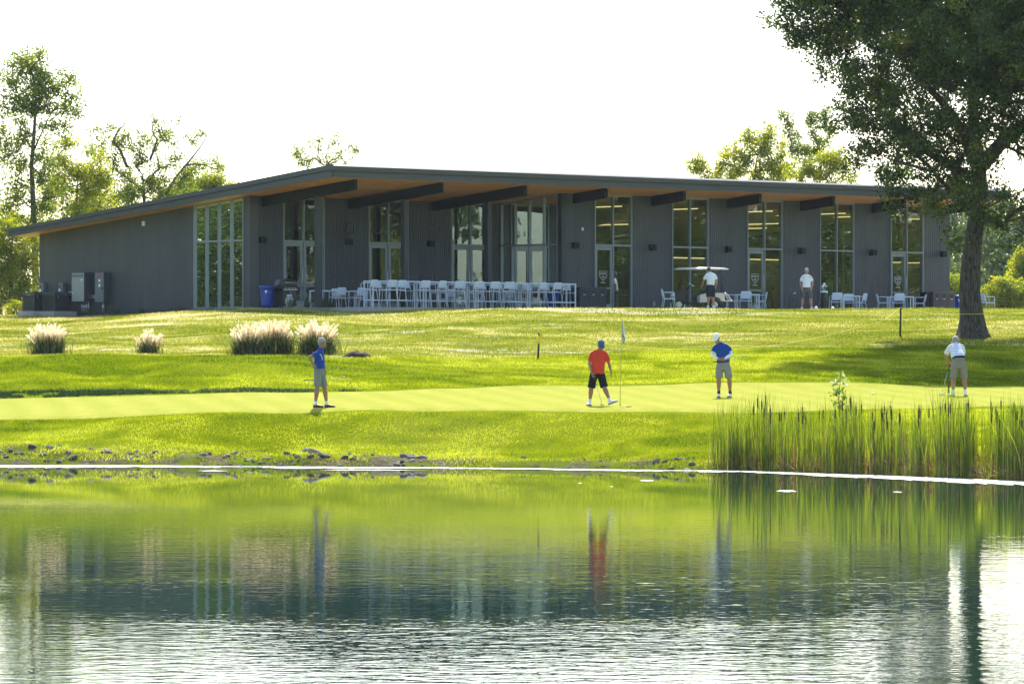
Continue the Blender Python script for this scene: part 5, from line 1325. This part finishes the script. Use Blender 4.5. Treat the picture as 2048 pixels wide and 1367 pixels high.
tree_px('gnarled_tree', 292, 232, [(205,265,22),(222,290,26),(240,270,24),(262,285,26),(255,320,28),(290,300,24),(300,340,30),(272,360,34),(320,280,20),(335,255,22),(318,240,14),(345,305,18),(365,330,20),(330,370,32),(300,400,36),(230,350,20),(220,385,22),(260,410,32),(350,395,30),(385,340,14),(400,320,13),(378,275,12),(395,268,10),(430,330,10),(195,300,14),(375,370,20)],
  [(292,520),(290,440),(288,390),(285,350)], 'gnarled tree with bare twisted branches rising over the roof slope', .30, GREL, BARK2,
  bare=[([(255,335),(240,300),(226,282),(236,262),(248,250),(256,228)],[.16,.15,.13,.10,.05,.02]), ([(300,320),(308,300),(314,280),(304,262),(306,245)],[.14,.12,.10,.07,.03]), ([(320,275),(338,262),(352,245),(356,232)],[.05,.035,.02,.01]),
        ([(330,390),(355,350),(376,325),(398,298),(412,275),(426,252)],[.16,.12,.10,.07,.045,.015]), ([(372,330),(390,328),(410,330),(430,338),(450,330),(472,322)],[.12,.10,.07,.05,.03,.012]), ([(450,330),(456,318),(470,316)],[.03,.02,.01]), ([(400,320),(408,295),(424,275)],[.05,.03,.012]), ([(372,320),(362,300),(368,285)],[.04,.03,.02])], per=120, size=.20, cr=.55, dens=.55, seed=13)
tree_px('yellow_tree', 398, 240, [(385,370,30),(420,362,26),(440,352,16),(400,395,34),(360,385,26),(445,380,24),(340,410,26)], [(398,560),(398,450),(400,400)], 'low yellow-green treetop showing just above the roof slope', .2, YELL, BARK2, per=260, size=.2, cr=.6, dens=1, seed=14)
tree_px('background_tree', 215, 250, [(60,470,36),(190,420,36),(235,425,34),(175,465,40),(240,385,24),(200,360,18)], [(215,560),(215,450),(215,400)], 'pale hazy tree filling the gap behind the gable roof', .2, FARL, BARK2, per=200, size=.24, cr=.7, dens=.8, seed=15)
tree_px('understory_tree', 20, 206, [(20,470,40),(60,500,30),(15,520,40),(50,545,36),(20,575,36),(60,590,28),(10,610,26),(75,470,24),(70,620,14),(-20,540,50),(-25,460,50)], [(20,600),(22,540),(25,480)], 'dense yellow-green tree at the left end of the clubhouse', .2, YELL, BARK2, per=260, size=.19, cr=.6, dens=.7, seed=16)
tree_px('tufted_tree', 648, 262, [(598,300,12),(605,318,14),(615,290,9),(638,282,8),(642,292,10),(642,310,13),(650,322,12),(675,278,11),(668,292,11),(682,302,10),(698,286,9),(706,303,10),(692,316,12),(712,300,6),(612,325,14),(672,320,12),(590,310,7)],
  [(648,520),(648,400),(650,345),(648,330)], 'small sparse treetop poking over the roof peak', .16, GREL, BARK2, per=80, size=.18, cr=.45, dens=.85, seed=17)
tree_px('leafy_tree', 1500, 236, [(1390,318,13),(1385,335,9),(1402,330,9),(1400,345,10),(1440,322,16),(1455,300,18),(1470,335,26),(1490,290,22),(1500,270,16),(1520,280,24),(1532,255,14),(1545,300,28),(1510,320,32),(1560,330,30),(1430,350,22),(1480,360,30),(1540,355,30),(1420,362,14)], [(1500,560),(1500,450),(1505,370),(1515,310)], 'broad green tree behind the roof, left of the two spindly treetops', .25, YELL, BARK2, per=190, size=.19, cr=.5, dens=.6, seed=18)
tree_px('spindly_tree', 1590, 246, [(1568,228,8),(1572,245,12),(1584,255,12),(1590,270,14),(1592,290,16),(1600,310,18),(1625,230,10),(1632,245,14),(1628,262,12),(1640,285,16),(1650,245,8),(1655,225,7),(1645,300,18),(1622,310,20),(1665,262,8)], [(1605,560),(1605,450),(1605,360),(1610,310)], 'pair of thin treetops standing above the foliage left of the oak', .2, GREL, BARK2, per=150, size=.2, cr=.5, dens=.9, seed=19)
tree_px('yellow_tree', 1640, 232, [(1600,340,24),(1640,335,26),(1675,325,20),(1690,310,14),(1660,350,26),(1620,355,26),(1690,345,20),(1655,320,14)], [(1640,560),(1640,450),(1640,360)], 'bright yellow-green tree behind the roof beside the oak crown', .2, YELL, BARK2, per=210, size=.19, cr=.5, dens=.6, seed=20)
# beyond the right end of the clubhouse
far = [(1905,620,'pale tree seen in the gap between wall and oak trunk',[(1895,480,34),(1910,520,36),(1900,570,38),(1915,440,34),(1905,610,30),(1880,540,30)],FARL,.5),
 (1965,720,'tall blue-green hazy tree just right of the oak trunk',[(1985,470,34),(1960,520,36),(1990,540,36),(1975,590,36),(2000,500,26),(1945,470,36),(1960,425,34),(1950,560,30)],FARL,.5),
 (2040,800,'tall hazy tree at the right edge behind the oak',[(2030,480,34),(2050,430,38),(2060,500,40),(2020,540,34),(2050,560,36),(2080,460,44),(2010,440,30)],FARL,.5),
 (1840,820,'hazy tree seen through the end windows of the clubhouse',[(1800,470,40),(1830,500,44),(1850,550,44),(1800,540,44),(1820,420,40),(1860,470,40),(1810,600,40),(1780,560,40)],FARL,.5)]
for i, (px, Y, lb, bl, mt, _) in enumerate(far):
    tree_px('distant_tree', px, Y, [(a, b, c) for a, b, c in bl], [(px, 620), (px+4, 560), (px-3, 500), (px+2, 450)], lb, .35, mt, BARK2, per=170, size=.95, cr=2.3, dens=.9, seed=30+i, group='distant trees beyond the clubhouse')
for i, (px, Y, lb, bl) in enumerate([(2000, 262, 'round yellow-green bush right of the oak trunk, low against the far trees', [(1985,600,26),(2010,585,28),(2035,590,26),(1965,612,18),(2020,612,22),(2050,600,24)]),
   (2048, 270, 'taller yellow-green shrub cut by the right edge of the view', [(2040,560,28),(2060,540,34),(2070,590,34),(2048,520,20)]),
   (1908, 258, 'light green bush in the gap between wall and oak trunk', [(1900,600,22),(1915,585,22),(1895,570,18),(1912,612,16)]),
   (1826, 250, 'bright bush seen through the end window of the clubhouse', [(1815,560,24),(1830,580,26),(1805,590,24),(1845,600,24),(1825,540,14)])]):
    tree_px('bush', px, Y, bl, [(px, 618), (px, 600), (px+1, 585)], lb, .09, YELL, BARK2, per=240, size=.2, cr=.5, dens=1, seed=40+i, cat='bush', group='bushes beyond the clubhouse')
tree_px('bush', 33, 188, [(33,615,14),(22,622,12),(46,620,12)], [(33,632),(33,625),(33,618)], 'small bright bush at the left foot of the clubhouse by the condensers', .04, YELL, BARK2, per=150, size=.10, cr=.26, dens=1, seed=50, cat='bush')
# woods out of the frame on both sides and beyond, mirrored in the panes and the pond
def woods(name, pts, mat, seed, size=.5, per=170):
    g = np.random.default_rng(seed); C_ = []; Rr = []
    for (x0, y0, x1, y1, h, n) in pts:
        for k in range(n):
            t = g.random(); x = x0 + (x1-x0)*t + g.normal()*2; y = y0 + (y1-y0)*t + g.normal()*2; hh = h*(.75+.25*math.sin(x*.35+y*.22)+.1*g.random())
            C_.append((x, y, 3.6 + hh*g.random()**.8)); Rr.append(g.uniform(.8, 1.8))
    o = leaf_cloud(name, C_, Rr, per, size, mat, None, seed); return tag(o, kind='stuff')
woods('woods', [(46, 174, 52, 207, 9, 560)], GREL, 60, .10, 480)
woods('side_woods', [(-40, 177, -44, 191, 9, 300)], OAKL, 64, .10, 480)
woods('near_bank_woods', [(-45, -75, 45, -70, 26, 260)], GREL, 63, .55, 150)
woods('dense_woods', [(58, 165, 62, 212, 14, 600), (-49, 170, -54, 198, 11, 620)], OAKL, 62, .28, 260)
woods('distant_woods', [(24, 330, 70, 340, 12, 150), (-90, 380, 120, 420, 7, 200), (-60, 240, -30, 262, 9, 60)], FARL, 61, .40, 200)

# --- low plants against the walls
def tuft(name, X, Y, n, h, spread, mat, label, cat='plant', group=None, z=None, wdt=.012, seed=0, lean=.5, segs=4, parent=None):
    g = np.random.default_rng(seed); V_ = []; F_ = []; rn = []
    for k in range(n):
        a = g.uniform(0, 2*np.pi); l = abs(g.normal())*lean; hh = h*g.uniform(.6, 1.05); bx, by = g.normal()*spread*.3, g.normal()*spread*.3
        fa = g.uniform(0, 2*np.pi); wx_, wy_ = np.cos(fa)*wdt, np.sin(fa)*wdt; b = len(V_)
        for s_ in range(segs+1):
            t = s_/segs; d = l*hh*t**2.0; z_ = hh*(t - .25*l*t**2); w_ = (1-t**2)*.9+.1
            V_.append((bx+np.cos(a)*d-wx_*w_, by+np.sin(a)*d-wy_*w_, z_)); V_.append((bx+np.cos(a)*d+wx_*w_, by+np.sin(a)*d+wy_*w_, z_))
        for s_ in range(segs): F_.append((b+2*s_, b+2*s_+1, b+2*s_+3, b+2*s_+2)); rn.append(g.random())
    o = np_mesh(name, V_, F_, mat, parent, attr={'rnd': ('FACE', np.array(rn))})
    if parent is None: o.location = (X, Y, gz(X, Y) - .02 if z is None else z); tag(o, label, cat, group)
    return o
GRS = leaf_mat('grass_blades', [(.07,.11,.008), (.165,.205,.014), (.265,.29,.022), (.42,.43,.06)], .55, .0, .506, 1.5)
DRYG = leaf_mat('dry_grass_blades', [(.10,.135,.010), (.20,.22,.022), (.40,.36,.085), (.66,.57,.28)], .45, .0, .50, 1.5)
DRYW = leaf_mat('dry_weeds', [(.12,.06,.03), (.28,.18,.07), (.42,.34,.14)], .45, .0)
DKP = leaf_mat('dark_strap_leaves', [(.01,.03,.012), (.02,.05,.015), (.04,.08,.02)], .35, .06)
k_ = 0
for y_, h in ((3.5, .30), (4.2, .22), (5.0, .2), (6.0, .28), (7.6, .26), (9.2, .3), (1.6, .18)):
    X, Y, _ = loc(-.45, y_); k_ += 1
    tuft('strap_plant', X, Y, 60, h+.12, .35, DKP, f'dark strap-leaved plant at the foot of the gable wall, {ordn[k_-1]} from the window side', 'plant', 'low plants along the gable wall', seed=k_)
for i, (px, v_) in enumerate([(585, 4.9), (614, 4.8), (648, 4.9), (660, 4.7)]):
    X, Y, Z = W(at_v(px, v_), v_, 0); tuft('strap_plant', X, Y, 55, .42, .3, DKP, f'dark strap-leaved plant on the porch near the first post, {ordn[i]} from the left', 'plant', 'plants by the porch post', z=Z, seed=70+i)

# --- pampas grass
PLUME = leaf_mat('pampas_plumes', [(.52,.42,.26), (.72,.64,.46), (.86,.82,.66)], .5, .02)
PGR = leaf_mat('pampas_leaves', [(.012,.028,.010), (.03,.055,.012), (.09,.11,.02), (.16,.16,.04)], .45, .05)
def pampas(px, Y, w_, h, n, label, seed):
    X = gx_(px, Y); root = empty('pampas_grass', (X, Y, gz(X, Y)-.05), 0, label, 'ornamental grass', 'pampas grass clumps on the slope'); g = np.random.default_rng(seed)
    tuft('foliage', 0, 0, int(620*n), h*.72, w_*.60, PGR, None, wdt=.011, seed=seed, lean=.55, segs=5, parent=root)
    V_ = []; F_ = []; rn = []
    for k in range(int(62*n)):
        a = g.uniform(0, 2*np.pi); rad = g.random()**.6; l = rad*w_*.46; hh = h*g.uniform(.62, 1.0)*(1-.15*rad); bx = np.cos(a)*l*.35; by = np.sin(a)*l*.3
        tx = np.cos(a)*l*1.15; ty = np.sin(a)*l*.9; pr = g.random()
        for q in range(34):           # feathery plume: short hairs around the top of the stem
            t = .62 + .38*q/34; cx = bx + (tx-bx)*t**1.5; cy = by + (ty-by)*t**1.5; cz = hh*t
            fl_ = g.normal(size=3); fl_[2] = abs(fl_[2])*.8+.5; fl_ /= np.linalg.norm(fl_); L_ = .085*(1-abs(t-.82)*2.2); sd_ = np.cross(fl_, g.normal(size=3)); sd_ /= np.linalg.norm(sd_)
            b = len(V_); p = np.array([cx, cy, cz]); V_ += [p - sd_*.009, p + sd_*.009, p + fl_*L_ + sd_*.006, p + fl_*L_ - sd_*.006]; F_.append((b, b+1, b+2, b+3)); rn.append(np.clip(pr*.7 + g.random()*.3, 0, 1))
        b = len(V_)
        for t in (0, .35, .7, 1.0): 
            p = np.array([bx + (tx-bx)*t**1.5, by + (ty-by)*t**1.5, hh*t]); V_ += [p - (.004, 0, 0), p + (.004, 0, 0)]
        for s_ in range(3): F_.append((b+2*s_, b+2*s_+1, b+2*s_+3, b+2*s_+2)); rn.append(.1)
    np_mesh('plumes', V_, F_, PLUME, root, attr={'rnd': ('FACE', np.array(rn))})
pampas(97, 141, 1.3, 1.12, 1.3, 'rounded pampas grass clump furthest left on the slope', 1)
pampas(297, 141, .90, .86, .5, 'small sparse pampas grass clump with parted plumes, second from the left', 2)
pampas(495, 141, 1.15, 1.08, 1.3, 'left part of the long pampas grass stand behind the golfer in profile', 3)
pampas(550, 141.4, 1.35, 1.18, 1.7, 'tallest middle clump of the long pampas grass stand', 4)
pampas(633, 141.2, 1.35, 1.14, 1.6, 'pampas grass clump directly behind the head of the golfer in profile', 5)

# --- grass blades on the banks and slopes
def blades(name, n, xr, yr, h, wdt, mat, dens_f, seed, dz=0):
    g = np.random.default_rng(seed); a = g.uniform(xr[0], xr[1], n); y = g.uniform(yr[0], yr[1], n); x = a*y/F
    keep = dens_f(x, y, g); x = x[keep]; y = y[keep]; m = len(x); z = zg(x, y) + dz
    hh = h(x, y)*g.uniform(.5, 1.2, m) if callable(h) else h*g.uniform(.5, 1.2, m)
    fa = g.uniform(0, np.pi, m); w_ = wdt*g.uniform(.6, 1.3, m); dx = np.cos(fa)*w_; dy = np.sin(fa)*w_; lx = g.normal(size=m)*.4*hh; ly = g.normal(size=m)*.4*hh
    v = np.stack([np.stack([x-dx, y-dy, z-.01], 1), np.stack([x+dx, y+dy, z-.01], 1), np.stack([x+lx, y+ly, z+hh], 1)], 1).reshape(-1, 3)
    xw = x + 1.5*vnoise(x, y, 1.7, 34); yw = y + 1.8*vnoise(x, y, 2.3, 35); cl = vnoise(xw*.8, yw, .55, 31)*.3 + vnoise(xw*.7, yw, 1.4, 33)*.35 + vnoise(xw*.6, yw, 3.6, 32)*.35
    rn = np.clip((cl-.5)*2.4 + .42 + (g.random(m)-.5)*.5, 0, 1)
    o = np_mesh(name, v, np.arange(m*3).reshape(-1, 3), mat, attr={'rnd': ('FACE', rn)}); return tag(o, kind='stuff')
def edge_of(x, y): return np.interp(1024 + F*x/y, [-200, 700, 1000, 1250, 1700, 2300], [138.5, 138.8, 141, 144.5, 147, 146])
def nearg(x, y): return np.interp(1024 + F*x/y, gx, gn)
def farg(x, y): return np.interp(1024 + F*x/y, gx, gf)
blades('bank_grass', 430000, (-1100, 1100), (98, 121), .050, .011, GRS, lambda x, y, g: (y > shore(x, y) + 1.45 + (vnoise(x, y, 1.5, 12)-.5)*1.9) & (y < nearg(x, y) - .15), 1)
blades('bank_weeds', 42000, (-1100, 1100), (98, 116), lambda x, y: .05 + .10*vnoise(x, y, .6, 41)**2, .013, PGR, lambda x, y, g: (np.abs(y - shore(x, y) - 1.55 - (vnoise(x, y, 1.5, 12)-.5)*1.9) < .42) | ((y > shore(x, y)+.1) & (y < shore(x, y) + 2) & (vnoise(x, y, .7, 43) > .62)), 2)
blades('waterline_tufts', 26000, (-1100, 1100), (96, 114), lambda x, y: .07 + .16*vnoise(x, y, .35, 48)**2, .012, PGR, lambda x, y, g: (y > shore(x, y)-.05) & (y < shore(x, y) + .7) & (vnoise(x, 0*y, .42, 49) > .60), 8)
blades('dry_shore_weeds', 26000, (-1100, 1100), (96, 116), lambda x, y: .03 + .09*vnoise(x, y, .4, 50)**2, .010, DRYW, lambda x, y, g: (y > shore(x, y)+.1) & (y < shore(x, y) + 2.3) & (vnoise(x, y, .9, 51) > .55), 9)
blades('shore_grass', 120000, (-1100, 1100), (98, 114), lambda x, y: .04 + .09*vnoise(x, y, .5, 44)**2, .012, GRS, lambda x, y, g: (y > shore(x, y)+.15) & (y < shore(x, y) + 2.4) & (vnoise(x, y, .8, 45) > .36), 3)
blades('rough_grass', 290000, (-1100, 1100), (129.6, 150), lambda x, y: .05 + .02*vnoise(x, y, .8, 46), .012, GRS, lambda x, y, g: (y > farg(x, y) + .12) & (y < edge_of(x, y) + .4), 4)
blades('dry_grass', 190000, (-1100, 1100), (138, 172), .06, .014, DRYG, lambda x, y, g: (y > edge_of(x, y)) & (g.random(len(x)) < .8) & ~((to_uv(x, y)[1] < np.where(to_uv(x, y)[0] > 15.9, 10.5, 7.1)) & (to_uv(x, y)[0] > -.1)), 5)
blades('gable_grass', 26000, (-1100, -400), (170, 186), .08, .016, DRYG, lambda x, y, g: (to_uv(x, y)[0] < -.1) , 6)
blades('lip_shadow_blades', 15000, (-1100, -230), (129.9, 130.9), .09, .012, DKP, lambda x, y, g: (y > farg(x, y) + .05) & (vnoise(x, y, .5, 47) > .3), 7)  # dark-coloured blades imitate the shadow line along the mound lip

# --- reeds with cattails
REED = leaf_mat('reed_blades', [(.035,.07,.008), (.11,.17,.012), (.24,.30,.02), (.38,.34,.09)], .45, .04)
REEDB = leaf_mat('dead_reeds', [(.10,.055,.025), (.20,.13,.06), (.32,.24,.12)], .4, .03)
CAT = pmat('cattail_heads', (.06, .035, .018), .9, .3, 20)
def dens(px): return np.interp(px, [1405,1425,1450,1500,1530,1545,1560,1600,1640,1700,1740,1780,1820,1850,1900,1940,1952,1962,1990,2048,2200], [0,.22,.5,.6,.5,1,.9,.55,.6,.9,.65,.6,.8,1,1.1,1.0,.15,.3,.9,1,1])
g = np.random.default_rng(77); V_ = []; F_ = []; rn = []; VB = []; FB = []; rb = []; VC = MB(); n = 0
clumps = g.uniform(1410, 2190, 150)
while n < 6600:
    px = g.uniform(1408, 2190) if g.random() < .22 else clumps[g.integers(150)] + g.normal()*5
    if px < 1408 or g.random() > dens(px)/1.1: continue
    Y0 = float(shore(gx_(px, 101), 101)); Y = Y0 + .05 + g.random()**1.3*2.4; X = gx_(px, Y); z0 = max(-.05, gz(X, Y)-.03)
    big = float(np.interp(px, [1408,1450,1530,1560,1640,1700,1780,1850,1900,1950,2000,2100], [1.4,1.55,1.85,1.55,1.65,1.75,1.6,1.72,1.98,1.6,1.68,1.72]))
    hh = big*g.uniform(.35, 1.0)*(1.12 if g.random() < .10 else 1); a = g.uniform(0, 2*np.pi); l = abs(g.normal())*.10 + (.35 if g.random() < .03 else 0); dead = g.random() < .18
    if dead: hh *= .65
    w_ = g.uniform(.005, .012); fa = g.uniform(0, np.pi); ox, oy = np.cos(fa)*w_, np.sin(fa)*w_
    VV, FF, RR = (VB, FB, rb) if dead else (V_, F_, rn); b = len(VV); q = g.random()
    for s_ in range(6):
        t = s_/5; d = l*hh*t**2; ww = max(.12, 1-t**3); VV.append((X+np.cos(a)*d-ox*ww, Y+np.sin(a)*d-oy*ww, z0+hh*(t-.3*l*t*t))); VV.append((X+np.cos(a)*d+ox*ww, Y+np.sin(a)*d+oy*ww, z0+hh*(t-.3*l*t*t)))
    for s_ in range(5): FF.append((b+2*s_, b+2*s_+1, b+2*s_+3, b+2*s_+2)); RR.append(np.clip(q*.75 + (.25 if s_ == 0 else 0), 0, 1))
    if g.random() < .018 and not dead and 1500 < px: 
        hz_ = z0 + big*g.uniform(.70, .92); VC.tube([(X, Y, hz_-.20), (X, Y, hz_-.18), (X, Y, hz_), (X, Y, hz_+.01), (X, Y, hz_+.10)], [.006, .016, .016, .005, .003], 7); VC.tube([(X, Y, z0), (X, Y, hz_-.18)], [.005, .005], 5)
    n += 1
for k in range(1500):       # collapsed brown thatch at the water's edge
    px = g.uniform(1440, 2190); Y0 = float(shore(gx_(px, 101), 101)); Y = Y0 + g.uniform(-.05, 2.2); X = gx_(px, Y); z0 = max(0, gz(X, Y)); a = g.uniform(0, 2*np.pi); L_ = g.uniform(.15, .5); b = len(VB)
    hh = g.uniform(.05, .42)
    for s_ in range(4):
        t = s_/3; VB.append((X+np.cos(a)*L_*t, Y+np.sin(a)*L_*t, z0+hh*math.sin(t*2.2))); VB.append((X+np.cos(a)*L_*t+.008, Y+np.sin(a)*L_*t, z0+hh*math.sin(t*2.2)+.008))
    for s_ in range(3): FB.append((b+2*s_, b+2*s_+1, b+2*s_+3, b+2*s_+2)); rb.append(g.random())
tag(np_mesh('reeds', V_, F_, REED, attr={'rnd': ('FACE', np.array(rn))}), kind='stuff')
tag(np_mesh('dead_reeds', VB, FB, REEDB, attr={'rnd': ('FACE', np.array(rb))}), kind='stuff')
tag(VC.build('cattail_heads', CAT), kind='stuff')

# --- sapling among the reeds, silvery leaf backs
Ys = 106.0; Xs = gx_(1679, Ys); zs_ = gz(Xs, Ys); sap = empty('sapling', (Xs, Ys, zs_), 0, 'slim sapling with large silvery and lime leaves rising out of the reeds', 'sapling')
SAPL = leaf_mat('sapling_leaves', [(.06,.11,.015), (.16,.24,.02), (.30,.36,.08), (.66,.66,.50)], .45, .06)
MB().tube([(0,0,-.1),(.01,0,.9),(-.02,0,1.5),(.03,0,2.05)], [.016,.013,.010,.004], 7).tube([(0,0,.9),(.12,0,1.15),(.22,0,1.25)], [.007,.005,.003], 5).tube([(0,0,1.2),(-.12,.03,1.4)], [.006,.003], 5).build('stem', BARK2, sap)
leaf_cloud('leaves', [(.0,0,2.0),(-.08,0,1.82),(.10,0,1.88),(-.12,0,1.6),(.05,0,1.62),(.12,0,1.5),(-.10,0,1.38),(.02,0,1.30),(.20,0,1.2),(.24,0,1.0),(-.06,0,1.05),(.1,0,.95)], [.14]*12, 15, .13, SAPL, sap, 3)

# --- stones on the far bank
STN = [pmat('stone_grey', (.17, .16, .14), .9, .35, 5, bump=.6, bscale=12), pmat('stone_pink', (.26, .20, .16), .9, .3, 5, bump=.6, bscale=12), pmat('stone_dark', (.07, .07, .065), .9, .4, 5, bump=.6, bscale=12)]
def rock_mesh(seed):
    rr = random.Random(seed); bm = bmesh.new(); bmesh.ops.create_icosphere(bm, subdivisions=3, radius=1)
    pl = [(Vector((rr.gauss(0,1), rr.gauss(0,1), rr.gauss(0,1))).normalized(), rr.uniform(.55, .9)) for _ in range(9)]
    for v in bm.verts:
        for n_, d in pl:
            e = v.co.dot(n_)
            if e > d: v.co -= n_*(e-d)*.92
        v.co *= 1 + .05*math.sin(v.co.x*7+seed)*math.sin(v.co.y*6)
    me = bpy.data.meshes.new('stone'); bm.to_mesh(me); bm.free(); return me
RM = []
for k in range(9):
    me = rock_mesh(k); me.materials.append(STN[k % 3]); RM.append(me)
g = random.Random(5); made = 0
big_at = [(612, 113.1, .17), (630, 112.6, .20), (575, 112.9, .16), (470, 113.4, .13), (455, 113.0, .12), (65, 114.2, .16), (20, 114.0, .13), (180, 114.3, .14), (745, 112.3, .12), (700, 112.6, .12), (595, 112.2, .16), (650, 112.0, .18), (810, 112.0, .10), (1580, 107.2, .14), (1050, 111.4, .09), (120, 114.2, .12)]
for k in range(105):
    if k < len(big_at): px, Y, r_ = big_at[k]
    else:
        px = g.choice([g.uniform(-10, 330), g.uniform(400, 860), g.uniform(-10, 1420)]); X = gx_(px, 112); Y = float(shore(X, 112)) + g.uniform(.15, 1.5); r_ = g.uniform(.04, .10)
    r_ *= .66 if r_ > .1 else 1; X = gx_(px, Y); o = bpy.data.objects.new('stone', RM[k % 9]); COL.objects.link(o); o.location = (X, Y, gz(X, Y) + r_*.15); o.rotation_euler = (g.uniform(-.4,.4), g.uniform(-.4,.4), g.uniform(0, 6)); o.scale = (r_*g.uniform(1, 1.5), r_, r_*g.uniform(.5, .8))
    tag(o, 'weathered stone lying on the grassy far bank of the pond', 'stone', 'stones along the pond bank')
mb = MB(); g = random.Random(9)
for k in range(900):
    px = g.choice([g.uniform(-20, 900), g.uniform(-20, 1430)]); X = gx_(px, 112); Y = float(shore(X, 112)) + g.uniform(.1, 2.0); X = gx_(px, Y); r_ = g.uniform(.015, .045); z_ = gz(X, Y)
    mb.add([(X + r_*g.uniform(.8,1.4)*math.cos(a), Y + r_*math.sin(a), z_ + dz) for dz in (0,) for a in (0, 1.25, 2.5, 3.8, 5)] + [(X, Y, z_ + r_*g.uniform(.15,.35))], [(0,1,5),(1,2,5),(2,3,5),(3,4,5),(4,0,5)])
tag(mb.build('gravel', STN[1]), kind='stuff')

# --- morning air over the course
hz = bpy.data.materials.new('haze'); hz.use_nodes = True; N = hz.node_tree.nodes; L = hz.node_tree.links; N.clear()
pv = N.new('ShaderNodeVolumePrincipled'); pv.inputs['Color'].default_value = (.80, .90, 1, 1); pv.inputs['Density'].default_value = .00006; pv.inputs['Anisotropy'].default_value = .3
o_ = N.new('ShaderNodeOutputMaterial'); L.new(pv.outputs[0], o_.inputs['Volume'])
ho = MB().box(-420, 420, -130, 1000, -3, 48).build('haze', hz); tag(ho, kind='stuff')
